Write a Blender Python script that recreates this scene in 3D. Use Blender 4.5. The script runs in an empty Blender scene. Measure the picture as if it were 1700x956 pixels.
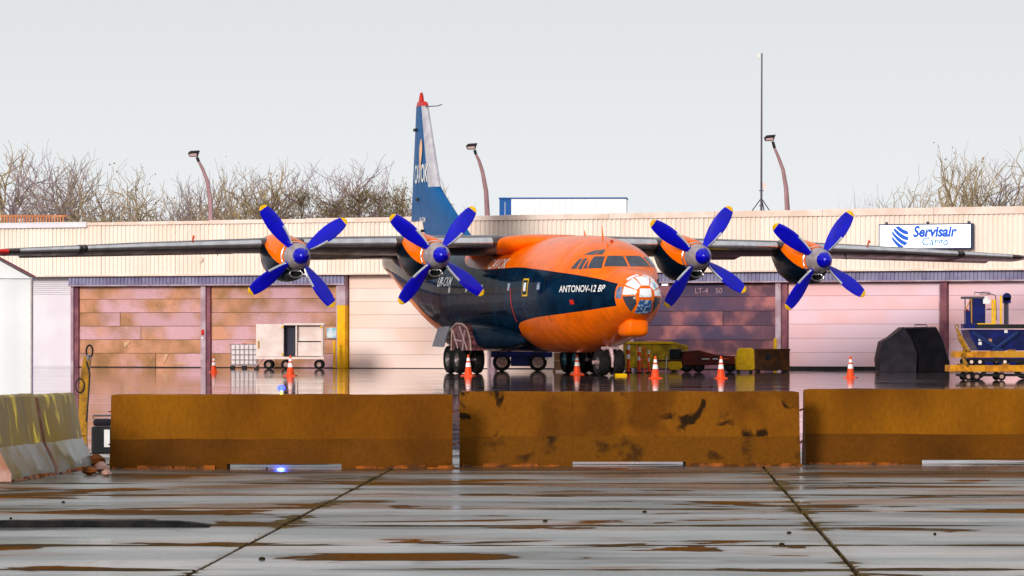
import bpy, bmesh, math, random
import numpy as np
from mathutils import Vector, Matrix, Quaternion
R = math.radians
sc = bpy.context.scene
C = sc.collection
random.seed(7)

# ------------------------------------------------------------------ camera
F = 6840.0; HZ = 557.0; CH = 1.41           # focal length in photo pixels, horizon row, eye height
cam = bpy.data.cameras.new('camera'); camo = bpy.data.objects.new('camera', cam); C.objects.link(camo)
cam.sensor_width = 36; cam.lens = 36 * F / 1700; cam.shift_y = (HZ - 478) / 1700
cam.clip_start = 0.5; cam.clip_end = 20000
camo.location = (0, 0, CH); camo.rotation_euler = (R(90), 0, 0)
sc.camera = camo
# ------------------------------------------------------------------ light
SUN_EL, SUN_AZ = 17, 207                    # soft light from behind the camera, a little to its left
w = bpy.data.worlds.new('World'); sc.world = w; w.use_nodes = True
nt = w.node_tree; nt.nodes.clear()
wo = nt.nodes.new('ShaderNodeOutputWorld'); bg = nt.nodes.new('ShaderNodeBackground')
sky = nt.nodes.new('ShaderNodeTexSky'); sky.sky_type = 'NISHITA'; sky.sun_disc = False
sky.sun_elevation = R(SUN_EL); sky.sun_rotation = R(SUN_AZ); sky.dust_density = 4; sky.air_density = 1.5
tc = nt.nodes.new('ShaderNodeTexCoord'); sep = nt.nodes.new('ShaderNodeSeparateXYZ')
rampw = nt.nodes.new('ShaderNodeValToRGB')
rampw.color_ramp.elements[0].position = 0.0; rampw.color_ramp.elements[0].color = (8.5/10, 8.7/10, 8.85/10, 1)
rampw.color_ramp.elements[1].position = 0.09; rampw.color_ramp.elements[1].color = (6.75/10, 7.0/10, 7.3/10, 1)
mulw = nt.nodes.new('ShaderNodeVectorMath'); mulw.operation = 'SCALE'; mulw.inputs['Scale'].default_value = 10.0
mixw = nt.nodes.new('ShaderNodeMix'); mixw.data_type = 'RGBA'; mixw.inputs[0].default_value = 0.93
nt.links.new(tc.outputs['Generated'], sep.inputs[0]); nt.links.new(sep.outputs['Z'], rampw.inputs[0])
nt.links.new(rampw.outputs[0], mulw.inputs[0])
nt.links.new(sky.outputs[0], mixw.inputs[6]); nt.links.new(mulw.outputs[0], mixw.inputs[7])
nt.links.new(mixw.outputs[2], bg.inputs[0]); bg.inputs[1].default_value = 0.063
nt.links.new(bg.outputs[0], wo.inputs[0])
sl = bpy.data.lights.new('sun', 'SUN'); sl.energy = 1.5; sl.angle = R(14); sl.color = (1, .94, .86)
so = bpy.data.objects.new('sun', sl); C.objects.link(so)
a, e = R(SUN_AZ), R(SUN_EL)
sd = Vector((math.sin(a) * math.cos(e), math.cos(a) * math.cos(e), math.sin(e)))
so.rotation_euler = sd.to_track_quat('Z', 'Y').to_euler(); so.location = sd * 200
sc.view_settings.view_transform = 'Standard'; sc.view_settings.look = 'None'
sc.view_settings.exposure = 0.85; sc.view_settings.gamma = 1
sc.render.engine = 'CYCLES'
sc.cycles.max_bounces = 6; sc.cycles.diffuse_bounces = 3; sc.cycles.glossy_bounces = 3

# ------------------------------------------------------------------ materials
def srgb(r, g, b):
    f = lambda c: (c / 255 / 12.92) if c <= 10 else ((c / 255 + .055) / 1.055) ** 2.4
    return (f(r), f(g), f(b))
def mat(name, col, rough=.5, metal=0, col2=None, scale=3, detail=4, amt=1.0, lo=.4, hi=.6, bump=0, bscale=30, coat=0,
        stretch=(1, 1, 1), rvar=0, emit=None, estr=0, spec=.18, col3=None, trans=0, rnd=0, distort=0, fine=0):
    m = bpy.data.materials.new(name); m.use_nodes = True; n = m.node_tree; b = n.nodes['Principled BSDF']
    L = n.links.new
    b.inputs['Base Color'].default_value = (*col, 1); b.inputs['Roughness'].default_value = rough
    b.inputs['Metallic'].default_value = metal; b.inputs['Coat Weight'].default_value = coat
    b.inputs['Coat Roughness'].default_value = .06
    b.inputs['Specular IOR Level'].default_value = spec; b.inputs['Transmission Weight'].default_value = trans
    if emit: b.inputs['Emission Color'].default_value = (*emit, 1); b.inputs['Emission Strength'].default_value = estr
    t = n.nodes.new('ShaderNodeTexCoord'); mp = n.nodes.new('ShaderNodeMapping'); mp.inputs['Scale'].default_value = stretch
    oi = n.nodes.new('ShaderNodeObjectInfo'); ml = n.nodes.new('ShaderNodeMath'); ml.operation = 'MULTIPLY'; ml.inputs[1].default_value = 37
    L(t.outputs['Object'], mp.inputs[0]); L(oi.outputs['Random'], ml.inputs[0])
    cx = n.nodes.new('ShaderNodeCombineXYZ'); L(ml.outputs[0], cx.inputs[0]); L(ml.outputs[0], cx.inputs[1]); L(cx.outputs[0], mp.inputs['Location'])
    def noise(s, d):
        x = n.nodes.new('ShaderNodeTexNoise'); x.inputs['Scale'].default_value = s; x.inputs['Detail'].default_value = d
        x.inputs['Distortion'].default_value = distort
        L(mp.outputs[0], x.inputs['Vector']); return x
    if col2 is not None:
        x = noise(scale, detail); r = n.nodes.new('ShaderNodeValToRGB')
        r.color_ramp.elements[0].position = lo; r.color_ramp.elements[1].position = hi
        r.color_ramp.elements[0].color = (*col, 1)
        c2 = tuple(col[i] * (1 - amt) + col2[i] * amt for i in range(3)); r.color_ramp.elements[1].color = (*c2, 1)
        L(x.outputs[0], r.inputs[0]); out = r.outputs[0]
        if col3 is not None:
            y = noise(scale * .37, 3); r2 = n.nodes.new('ShaderNodeValToRGB')
            r2.color_ramp.elements[0].position = .48; r2.color_ramp.elements[1].position = .62
            r2.color_ramp.elements[0].color = (0, 0, 0, 1); r2.color_ramp.elements[1].color = (1, 1, 1, 1)
            L(y.outputs[0], r2.inputs[0]); mx = n.nodes.new('ShaderNodeMix'); mx.data_type = 'RGBA'
            L(r2.outputs[0], mx.inputs[0]); L(out, mx.inputs[6]); mx.inputs[7].default_value = (*col3, 1); out = mx.outputs[2]
        if fine:
            y = noise(26, 6); r3 = n.nodes.new('ShaderNodeValToRGB'); r3.color_ramp.elements[0].position = .32; r3.color_ramp.elements[1].position = .68
            r3.color_ramp.elements[0].color = (1 - fine,) * 3 + (1,); r3.color_ramp.elements[1].color = (1 + fine * .6,) * 3 + (1,)
            L(y.outputs[0], r3.inputs[0]); m3 = n.nodes.new('ShaderNodeMix'); m3.data_type = 'RGBA'; m3.blend_type = 'MULTIPLY'; m3.inputs[0].default_value = 1
            L(out, m3.inputs[6]); L(r3.outputs[0], m3.inputs[7]); out = m3.outputs[2]
        if rnd:
            hs = n.nodes.new('ShaderNodeHueSaturation'); mr = n.nodes.new('ShaderNodeMapRange')
            mr.inputs[3].default_value = 1 - rnd; mr.inputs[4].default_value = 1 + rnd
            L(oi.outputs['Random'], mr.inputs[0]); L(mr.outputs[0], hs.inputs['Value']); L(out, hs.inputs['Color']); out = hs.outputs[0]
        L(out, b.inputs['Base Color'])
    if rvar:
        x = noise(scale * 1.7, 3); mr = n.nodes.new('ShaderNodeMapRange'); mr.inputs[1].default_value = .3; mr.inputs[2].default_value = .7
        mr.inputs[3].default_value = max(.02, rough - rvar); mr.inputs[4].default_value = rough + rvar
        L(x.outputs[0], mr.inputs[0]); L(mr.outputs[0], b.inputs['Roughness'])
    if bump:
        x = noise(bscale, 5); bp = n.nodes.new('ShaderNodeBump'); bp.inputs['Strength'].default_value = bump; bp.inputs['Distance'].default_value = .02
        L(x.outputs[0], bp.inputs['Height']); L(bp.outputs[0], b.inputs['Normal'])
    return m
M = {}
M['orange'] = mat('orange_paint', (.95, .16, .0005), .42, 0, (.86, .135, .0005), 2, coat=.03, spec=.1, rvar=.06)
M['navy'] = mat('navy_paint', (.0015, .007, .016), .2, 0, (.003, .012, .028), 2, spec=.015, rvar=.05)
M['finblue'] = mat('fin_blue_paint', (.003, .085, .26), .4, 0, (.005, .10, .29), 2, spec=.06)
M['propblue'] = mat('propeller_blue', (.001, .001, .5), .28, 0, (.001, .001, .40), 3, coat=.3, bump=.15, bscale=3)
M['yellow'] = mat('yellow_paint', (.9, .52, .002), .4, 0, (.72, .4, .004), 5)
M['wing'] = mat('wing_grey_metal', (.13, .09, .09), .34, .75, (.085, .055, .06), 1.5, stretch=(1, .3, 1), rvar=.08)
M['silver'] = mat('polished_leading_edge', (.75, .73, .74), .18, .9, (.6, .58, .6), 3, rvar=.05)
M['spinner'] = mat('spinner_grey', (.42, .36, .36), .35, .3, (.34, .29, .3), 5)
M['finlead'] = mat('fin_leading_edge', (.62, .6, .62), .3, .4, (.52, .48, .54), 3)
M['black'] = mat('black', (.012, .012, .014), .5, 0, (.02, .02, .02), 5)
M['void'] = mat('dark_inside', (.004, .004, .005), .8)
M['rubber'] = mat('tyre_rubber', (.008, .008, .009), .7, 0, (.018, .016, .016), 8, spec=.06)
M['rim'] = mat('wheel_hub_metal', (.16, .14, .15), .4, .6, (.2, .17, .16), 12)
M['rimpink'] = mat('wheel_hub_rose', (.5, .33, .29), .5, .1, (.32, .2, .17), 12)
M['rimblue'] = mat('wheel_hub_cyan', (.1, .45, .62), .4, .3, (.05, .2, .3), 12)
M['strut'] = mat('gear_strut_pale', (.6, .42, .42), .4, .3, (.4, .25, .26), 12)
M['gearwell'] = mat('gear_well_primer', (.2, .06, .07), .5, .1, (.05, .015, .02), 6)
M['doorgrey'] = mat('gear_door_grey', (.16, .17, .22), .4, .2, (.1, .1, .14), 6)
M['red'] = mat('red_paint', (.6, .02, .01), .4, 0, (.4, .015, .01), 8)
M['glassdark'] = mat('cockpit_glass', (.03, .04, .06), .06, 0, (.05, .055, .075), 5, coat=.5)
M['glasssky'] = mat('nose_glass', (.3, .48, .62), .08, .3, (.92, .94, .97), 3.2, detail=2, lo=.36, hi=.46, coat=.6)
M['glasspale'] = mat('side_glass', (.25, .3, .45), .08, .2, (.12, .15, .25), 3, coat=.5)
M['glassblue'] = mat('aiming_glass', (.02, .09, .28), .06, .2, (.4, .55, .7), 9, detail=2, lo=.5, hi=.6, coat=.6)
M['white'] = mat('white_paint', (.8, .8, .8), .45, 0, (.7, .69, .68), 4)
M['decal'] = mat('white_lettering', (.85, .85, .86), .4)
M['peach'] = mat('pale_orange_marking', (.9, .5, .28), .4)
M['fascia'] = mat('cream_cladding', (.90, .79, .70), .55, 0, (.84, .68, .58), .35, rnd=.03, fine=.06, bump=.05, bscale=6, stretch=(1, 1, .3))
M['fasciatrim'] = mat('roof_trim_cream', (.86, .7, .62), .5, 0, (.74, .56, .47), 1.2)
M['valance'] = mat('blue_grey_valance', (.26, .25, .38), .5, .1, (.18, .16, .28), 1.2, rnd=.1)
M['post'] = mat('door_post_mauve', (.5, .38, .44), .55, 0, (.36, .22, .27), 1.5)
M['postdark'] = mat('door_jamb_maroon', (.16, .05, .08), .55, 0, (.28, .1, .12), 1.5)
M['doorbrown'] = mat('worn_brown_lit_door', (.6, .28, .17), .6, 0, (.32, .16, .07), 1.0, 8, col3=(.6, .34, .38), rnd=.07, fine=.18, lo=.38, hi=.66, bump=.15, bscale=5)  # worn brown, with pink and orange lamp light put into the colours
M['doorpink'] = mat('rose_lit_door', (.92, .72, .66), .5, 0, (.9, .64, .55), .35, 4, rnd=.02, bump=.08, bscale=2)  # near-white door; pink and orange lamp light put into its colour
M['doorlilac'] = mat('lilac_lit_door', (.84, .60, .70), .5, 0, (.88, .52, .54), .3, 4, rnd=.02, bump=.08, bscale=2)  # pink lamp light put into the door colour
M['doordark'] = mat('dark_mauve_door', (.13, .06, .09), .6, 0, (.42, .15, .15), 1.0, 8, col3=(.075, .05, .1), rnd=.22, fine=.15, lo=.46, hi=.64, bump=.15, bscale=5)
M['wallwhite'] = mat('white_lilac_wall', (.78, .74, .8), .5, 0, (.72, .66, .74), .6, rnd=.03)
M['damage'] = mat('bare_patch', (.6, .38, .22), .6)
M['yellowpost'] = mat('yellow_bollard_paint', (.9, .5, .002), .45, 0, (.8, .36, .003), 2, col3=(.86, .46, .01))
M['roof'] = mat('roof_felt', (.3, .27, .25), .8, 0, (.2, .18, .17), 1)
M['soil'] = mat('dirt_in_joints', (.014, .01, .005), .9, 0, (.03, .022, .008), 8, spec=.05)
M['bark'] = mat('bare_bark', (.12, .07, .08), .85, 0, (.18, .11, .12), 2)
M['twig'] = mat('bare_twigs', (.27, .21, .235), .85, 0, (.34, .26, .27), .6)  # bark and twig colours lightened to put haze into them
M['twigwarm'] = mat('warm_twigs', (.3, .22, .15), .85, 0, (.4, .3, .17), .6)
M['leafdry'] = mat('dry_leaves', (.34, .2, .06), .8, 0, (.2, .15, .05), 2)
M['leafolive'] = mat('olive_needles', (.17, .135, .05), .8, 0, (.26, .18, .09), 1.2)
M['lamppole'] = mat('weathered_pole', (.46, .27, .29), .6, 0, (.3, .16, .17), 2, stretch=(1, 1, .3))
M['tent'] = mat('white_tent_fabric', (.87, .88, .89), .5, 0, (.8, .81, .83), .8)
M['concrete'] = mat('barrier_stain_highlights', (.16, .05, .001), .7, 0, (.10, .031, .001), 1.3, 8, lo=.35, hi=.65, bump=.3, bscale=18, spec=.06, stretch=(1, 1, .5), col3=(.24, .085, .002), fine=.13)  # brown stain, with golden wet highlights painted in as lighter streaks
M['concreted'] = mat('barrier_dark_toe', (.125, .040, .001), .65, 0, (.075, .024, .001), 1.3, 8, lo=.35, hi=.65, fine=.13, bump=.35, bscale=18, spec=.06, rvar=.1)  # toe material, darker than the face above it
M['concretesd'] = mat('barrier_pocked_dark_toe', (.135, .045, .001), .6, 0, (.02, .008, .001), 3.4, 9, lo=.55, hi=.68, fine=.15, bump=.5, bscale=9, spec=.06)
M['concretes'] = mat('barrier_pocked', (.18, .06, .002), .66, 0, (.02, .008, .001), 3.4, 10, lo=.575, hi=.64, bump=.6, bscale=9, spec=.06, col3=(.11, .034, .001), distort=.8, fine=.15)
M['concretey'] = mat('barrier_olive', (.26, .16, .012), .5, 0, (.85, .6, .03), 5, 3, lo=.6, hi=.66, bump=.3, bscale=12, stretch=(1, 1, .3), col3=(.2, .13, .04))
M['concretep'] = mat('barrier_toe_pale', (.36, .38, .38), .45, 0, (.26, .2, .09), 1.6, 4, bump=.25, bscale=14, coat=.3)
M['concretee'] = mat('barrier_end_rose', (.5, .3, .26), .45, 0, (.32, .14, .08), 3, 4, bump=.25, bscale=14)
M['rust'] = mat('rust_edge', (.3, .075, .004), .6, 0, (.07, .02, .002), 7, bump=.4, bscale=25)
M['cone'] = mat('cone_orange', (.85, .075, .01), .45, 0, (.7, .06, .01), 6)
M['conew'] = mat('cone_white_band', (.85, .83, .82), .4)
M['signface'] = mat('lit_sign_face', (.9, .9, .92), .4, emit=(1, 1, 1), estr=.75)
M['signblue'] = mat('sign_blue', (.01, .06, .35), .4, emit=(.01, .08, .42), estr=.5)
M['signpale'] = mat('sign_pale_blue', (.04, .18, .5), .4, emit=(.05, .2, .55), estr=.3)
M['blueframe'] = mat('dark_blue_frame', (.015, .03, .12), .4)
M['gblue'] = mat('loader_blue', (.003, .010, .13), .35, 0, (.002, .006, .06), 3, coat=.08, fine=.3)
M['dgold'] = mat('dolly_yellow', (.65, .27, .01), .45, 0, (.36, .12, .006), 4, col3=(.5, .24, .02))
M['tarp'] = mat('dark_cover', (.003, .003, .005), .5, 0, (.007, .006, .009), 2, spec=.05, bump=.4, bscale=3)
M['tarp2'] = mat('grey_cover', (.028, .024, .034), .5, 0, (.017, .015, .022), 2, spec=.06, bump=.4, bscale=3)
M['totew'] = mat('tote_plastic', (.8, .7, .7), .35)
M['cage'] = mat('tote_cage', (.3, .28, .33), .4, .6)
M['trailer'] = mat('trailer_offwhite', (.86, .74, .70), .45, 0, (.78, .62, .57), 2)
M['darkblue'] = mat('dark_interior', (.035, .035, .06), .6)
M['carton'] = mat('cardboard', (.5, .25, .11), .7, 0, (.38, .17, .08), 3, rnd=.15)
M['brown'] = mat('brown_skip_steel', (.11, .035, .006), .6, 0, (.05, .018, .005), 3)
M['maroon'] = mat('maroon_tug', (.14, .012, .006), .45, 0, (.07, .01, .005), 3)
M['ygreen'] = mat('yellow_green_bin', (.58, .36, .008), .5, 0, (.26, .15, .012), 2)
M['mast'] = mat('mast_steel', (.09, .08, .11), .5, .4)
M['contblue'] = mat('container_blue', (.01, .09, .32), .4)
M['contwhite'] = mat('container_white', (.88, .88, .88), .4)
M['orangewood'] = mat('orange_timber', (.66, .27, .11), .6, 0, (.5, .17, .07), 3)
M['umber'] = mat('towbar_yellow', (.42, .2, .012), .4, .1, (.2, .09, .01), 7)
M['bluelamp'] = mat('blue_taxi_lamp', (.002, .004, .1), .4, emit=(.03, .04, 1), estr=4)
M['window_sky'] = mat('office_pane', (.25, .5, .65), .1, .1, (.7, .75, .78), 6)
M['lens'] = mat('lamp_lens', (.5, .32, .32), .2)
M['grass'] = mat('joint_weeds', (.13, .09, .015), .8, 0, (.06, .045, .015), 6)

def wet(name, dry, brown, wetr, dryr, near):
    m = bpy.data.materials.new(name); m.use_nodes = True; n = m.node_tree; b = n.nodes['Principled BSDF']; L = n.links.new
    g = n.nodes.new('ShaderNodeNewGeometry')
    def noise(s, d, st=(1, 1, 1), dis=0):
        mp = n.nodes.new('ShaderNodeMapping'); mp.inputs['Scale'].default_value = st; L(g.outputs['Position'], mp.inputs[0])
        x = n.nodes.new('ShaderNodeTexNoise'); x.inputs['Scale'].default_value = s; x.inputs['Detail'].default_value = d; x.inputs['Distortion'].default_value = dis
        L(mp.outputs[0], x.inputs['Vector']); return x.outputs[0]
    def ramp(src, lo, hi, c0, c1):
        r = n.nodes.new('ShaderNodeValToRGB'); r.color_ramp.elements[0].position = lo; r.color_ramp.elements[1].position = hi
        r.color_ramp.elements[0].color = (*c0, 1); r.color_ramp.elements[1].color = (*c1, 1); L(src, r.inputs[0]); return r.outputs[0]
    def mix(f, a_, b_):
        x = n.nodes.new('ShaderNodeMix'); x.data_type = 'RGBA'; L(f, x.inputs[0]); L(a_, x.inputs[6])
        if isinstance(b_, tuple): x.inputs[7].default_value = (*b_, 1)
        else: L(b_, x.inputs[7])
        return x.outputs[2]
    base = ramp(noise(.9, 6, (1, .7, 1)), .38, .62, dry, tuple(c * .6 for c in dry))
    dark = ramp(noise(.6, 8, (.45, 1.1, 1), .7), .46, .56, (0, 0, 0), (1, 1, 1))
    base = mix(dark, base, tuple(c * .3 for c in (dry[0] * 1.1, dry[1], dry[2] * .8)))
    br = ramp(noise(.8, 10, (.7, 1.0, 1), .8), .545, .665, (0, 0, 0), (1, 1, 1))
    base = mix(br, base, brown)
    if near > .1:
        sy = n.nodes.new('ShaderNodeSeparateXYZ'); L(g.outputs['Position'], sy.inputs[0])
        def mm(op, a_, b_):
            x = n.nodes.new('ShaderNodeMath'); x.operation = op
            for i_, q in enumerate((a_, b_)):
                if isinstance(q, (int, float)): x.inputs[i_].default_value = q
                else: L(q, x.inputs[i_])
            return x.outputs[0]
        yy = mm('ADD', sy.outputs['Y'], -24.8 + 29.0 + 1.45)
        dst = mm('ABSOLUTE', mm('SUBTRACT', mm('MODULO', yy, 2.9), 1.45), 0)
        dst = mm('ADD', dst, mm('MULTIPLY', noise(1.1, 4, (1, .3, 1)), .5))
        jst = ramp(dst, .30, .40, (1, 1, 1), (0, 0, 0)); base = mix(jst, base, (.07, .045, .022))
        xx = mm('ADD', mm('SUBTRACT', sy.outputs['X'], mm('MULTIPLY', sy.outputs['Y'], 226 / 6840)), 2.71 + 39.5 + 1.975)
        dsx = mm('ABSOLUTE', mm('SUBTRACT', mm('MODULO', xx, 3.95), 1.975), 0)
        dsx = mm('ADD', dsx, mm('MULTIPLY', noise(2.2, 4, (.6, 1, 1)), .6))
        jsx = ramp(dsx, .28, .42, (.9, .9, .9), (0, 0, 0)); base = mix(jsx, base, (.13, .085, .035))
    fine = ramp(noise(22, 8), .3, .7, (.66, .66, .66), (1.2, 1.2, 1.2))
    mx = n.nodes.new('ShaderNodeMix'); mx.data_type = 'RGBA'; mx.blend_type = 'MULTIPLY'; mx.inputs[0].default_value = 1
    L(base, mx.inputs[6]); L(fine, mx.inputs[7]); L(mx.outputs[2], b.inputs['Base Color'])
    rr = n.nodes.new('ShaderNodeMapRange'); rr.inputs[1].default_value = .42; rr.inputs[2].default_value = .58
    rr.inputs[3].default_value = wetr; rr.inputs[4].default_value = dryr
    L(noise(.5, 6, (.6, 1.4, 1), .3), rr.inputs[0]); L(rr.outputs[0], b.inputs['Roughness'])
    def m2(op, a_, b_, cl=False):
        x = n.nodes.new('ShaderNodeMath'); x.operation = op; x.use_clamp = cl
        for i_, q in enumerate((a_, b_)):
            if isinstance(q, (int, float)): x.inputs[i_].default_value = q
            else: L(q, x.inputs[i_])
        return x.outputs[0]
    matt = m2('ADD', m2('MULTIPLY', br, .85 if near > .1 else .05), m2('MULTIPLY', dark, .84 if near > .1 else .0), True)
    if near > .1: matt = m2('ADD', matt, m2('ADD', m2('MULTIPLY', jst, .8), m2('MULTIPLY', jsx, .55)), True)
    L(m2('MULTIPLY', m2('SUBTRACT', 1.0, matt, True), .5), b.inputs['Specular IOR Level'])
    bp = n.nodes.new('ShaderNodeBump'); bp.inputs['Strength'].default_value = near; bp.inputs['Distance'].default_value = .02
    L(noise(2.2, 3, (.5, 1, 1)) if near > .1 else noise(1.0, 3, (.12, 1.2, 1)), bp.inputs['Height']); L(bp.outputs[0], b.inputs['Normal'])
    return m
M['slab'] = wet('wet_concrete_slab', (.19, .18, .165), (.15, .052, .006), .14, .34, .12)
M['apron'] = wet('flooded_apron', (.16, .12, .12), (.1, .05, .045), .025, .075, .03)

# ------------------------------------------------------------------ mesh helpers
class MB:
    def __init__(s): s.v = []; s.f = []; s.m = []
    def add(s, vs, fs, mi=0, T=None):
        o = len(s.v)
        s.v += [tuple(T @ Vector(p)) for p in vs] if T is not None else [tuple(p) for p in vs]
        s.f += [tuple(i + o for i in f) for f in fs]; s.m += [mi] * len(fs)
        return s
    def box(s, x0, x1, y0, y1, z0, z1, mi=0, T=None):
        vs = [(x, y, z) for z in (z0, z1) for y in (y0, y1) for x in (x0, x1)]
        return s.add(vs, [(0, 2, 3, 1), (4, 5, 7, 6), (0, 1, 5, 4), (2, 6, 7, 3), (0, 4, 6, 2), (1, 3, 7, 5)], mi, T)
    def loft(s, rings, mi=0, caps=True, close=True, T=None):
        n = len(rings[0]); vs = [p for r in rings for p in r]; fs = []
        for i in range(len(rings) - 1):
            for j in range(n if close else n - 1):
                k = (j + 1) % n; fs.append((i * n + j, i * n + k, (i + 1) * n + k, (i + 1) * n + j))
        if caps: fs.append(tuple(range(n))[::-1]); fs.append(tuple(range((len(rings) - 1) * n, len(rings) * n)))
        return s.add(vs, fs, mi, T)
    def tube(s, pts, rad, n=8, mi=0, caps=True, T=None):
        pts = [Vector(p) for p in pts]; rad = rad if isinstance(rad, (list, tuple)) else [rad] * len(pts)
        rings = []; prev = None
        for i, p in enumerate(pts):
            d = (pts[min(i + 1, len(pts) - 1)] - pts[max(i - 1, 0)]).normalized()
            if prev is None: u = d.orthogonal().normalized()
            else: u = (prev - d * prev.dot(d)).normalized()
            prev = u; v = d.cross(u)
            rings.append([tuple(p + (u * math.cos(2 * math.pi * k / n) + v * math.sin(2 * math.pi * k / n)) * rad[i]) for k in range(n)])
        return s.loft(rings, mi, caps, True, T)
    def lathe(s, prof, n=24, mi=0, axis='x', T=None, caps=False):
        rings = []
        for r, h in prof:
            ring = []
            for k in range(n):
                c, q = math.cos(2 * math.pi * k / n) * r, math.sin(2 * math.pi * k / n) * r
                ring.append((h, c, q) if axis == 'x' else ((c, h, q) if axis == 'y' else (c, q, h)))
            rings.append(ring)
        return s.loft(rings, mi, caps, True, T)
    def prism(s, poly, axis, a0, a1, mi=0, T=None):
        def P(p, t): return (t, p[0], p[1]) if axis == 'x' else ((p[0], t, p[1]) if axis == 'y' else (p[0], p[1], t))
        return s.loft([[P(p, a0) for p in poly], [P(p, a1) for p in poly]], mi, True, True, T)
    def mesh(s, name, mats, smooth=False):
        me = bpy.data.meshes.new(name); me.from_pydata(s.v, [], s.f); me.update()
        for m in (mats if isinstance(mats, (list, tuple)) else [mats]): me.materials.append(M[m] if isinstance(m, str) else m)
        me.polygons.foreach_set('material_index', s.m)
        bm = bmesh.new(); bm.from_mesh(me); bmesh.ops.recalc_face_normals(bm, faces=bm.faces[:]); bm.to_mesh(me); bm.free()
        if smooth:
            me.shade_smooth(); me.set_sharp_from_angle(angle=R(smooth if smooth is not True else 40))
        return me
    def build(s, name, mats, parent=None, smooth=False, bevel=0, loc=None, rot=None, label=None):
        return link(name, s.mesh(name, mats, smooth), parent, loc, rot, bevel, label)
def link(name, me, parent=None, loc=None, rot=None, bevel=0, label=None):
    o = bpy.data.objects.new(name, me); C.objects.link(o); o.parent = parent
    if loc is not None: o.location = loc
    if rot is not None: o.rotation_euler = rot
    if bevel:
        b = o.modifiers.new('bevel', 'BEVEL'); b.width = bevel; b.segments = 2; b.limit_method = 'ANGLE'; b.angle_limit = R(35)
    if label: o['label'] = label
    return o
def tag(o, label, cat, group=None, kind=None):
    o['label'] = label; o['category'] = cat
    if group: o['group'] = group
    if kind: o['kind'] = kind
    return o
def thing(name, label, cat, loc=(0, 0, 0), rz=0, group=None):
    o = bpy.data.objects.new(name, None); C.objects.link(o); o.location = loc; o.rotation_euler = (0, 0, rz); o.empty_display_size = .2
    return tag(o, label, cat, group)
def dup(o, parent=None, **kw):
    c = o.copy(); C.objects.link(c); c.parent = parent
    for ch in list(o.children): dup(ch, c)
    for k, v in kw.items():
        if k == 'loc': c.location = v
        elif k == 'rz': c.rotation_euler = (0, 0, v)
        elif k == 'scale': c.scale = v
        else: c[k] = v
    return c
def at(px, py, Y):                       # where a thing at distance Y stands
    return ((px - 850) * Y / F, Y, CH + (HZ - py) * Y / F)
def gx(px, Y): return (px - 850) * Y / F
def textmesh(body, size, extrude=.0, bold=0, shear=0, sx=1, sub=0):
    cu = bpy.data.curves.new('lettering', 'FONT'); cu.body = body; cu.size = size; cu.offset = bold; cu.shear = shear
    cu.align_x = 'CENTER'; cu.align_y = 'CENTER'; cu.extrude = extrude; cu.resolution_u = 3
    o = bpy.data.objects.new('lettering', cu); C.objects.link(o)
    me = bpy.data.meshes.new_from_object(o.evaluated_get(bpy.context.evaluated_depsgraph_get()))
    bpy.data.objects.remove(o)
    for v in me.vertices: v.co.x *= sx
    if sub:
        bm = bmesh.new(); bm.from_mesh(me); bmesh.ops.triangulate(bm, faces=bm.faces[:])
        for _ in range(sub): bmesh.ops.subdivide_edges(bm, edges=[e for e in bm.edges if e.calc_length() > .12], cuts=1)
        bm.to_mesh(me); bm.free()
    me.materials.clear(); return me

# ------------------------------------------------------------------ ground
SA = 226 / F                                   # slab rows run slightly to the right as they go away
c0, SW, SL = -2.71, 3.95, 2.9
ground = MB(); ground.box(-4000, 4000, -600, 8000, -1.2, -.06)
go = ground.build('ground', 'soil'); go['kind'] = 'structure'
apron = MB()
XL, XR, YN, YF = c0 - 4 * SW - .01, c0 + 6 * SW + .01, 24.8 - 2 * SL, 24.8 + 9 * SL
def sk(x, y): return x + SA * y
def quadbox(mb, x0, x1, y0, y1, z0, z1, dz=(0, 0, 0, 0)):
    vs = [(sk(x, y), y, z0) for x, y in ((x0, y0), (x1, y0), (x1, y1), (x0, y1))] + [(sk(x, y), y, z1 + dz[i]) for i, (x, y) in enumerate(((x0, y0), (x1, y0), (x1, y1), (x0, y1)))]
    mb.add(vs, [(3, 2, 1, 0), (4, 5, 6, 7), (0, 1, 5, 4), (1, 2, 6, 5), (2, 3, 7, 6), (3, 0, 4, 7)])
quadbox(apron, -600, 600, YF + .01, 500, -.055, 0)
quadbox(apron, -600, XL - .01, YN, YF, -.055, 0); quadbox(apron, XR + .01, 600, YN, YF, -.055, 0)
quadbox(apron, -600, 600, -200, YN - .01, -.055, 0)
ap = apron.build('apron', 'apron'); ap['kind'] = 'structure'
ta = thing('slab_paving', '', ''); del ta['label']; del ta['category']; ta['kind'] = 'structure'
for i in range(-4, 6):
    for j in range(-2, 9):
        x0, y0 = c0 + i * SW, 24.8 + j * SL; g = .013
        b = MB(); dz = [random.uniform(-.004, .004) for _ in range(4)]
        yj = random.uniform(-.01, .01)
        quadbox(b, x0 + g * 1.2, x0 + SW - g * 1.2, y0 + g, y0 + SL - g + yj, -.055, 0, dz)
        b.build('concrete_slab', 'slab', ta, bevel=.008)
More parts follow.
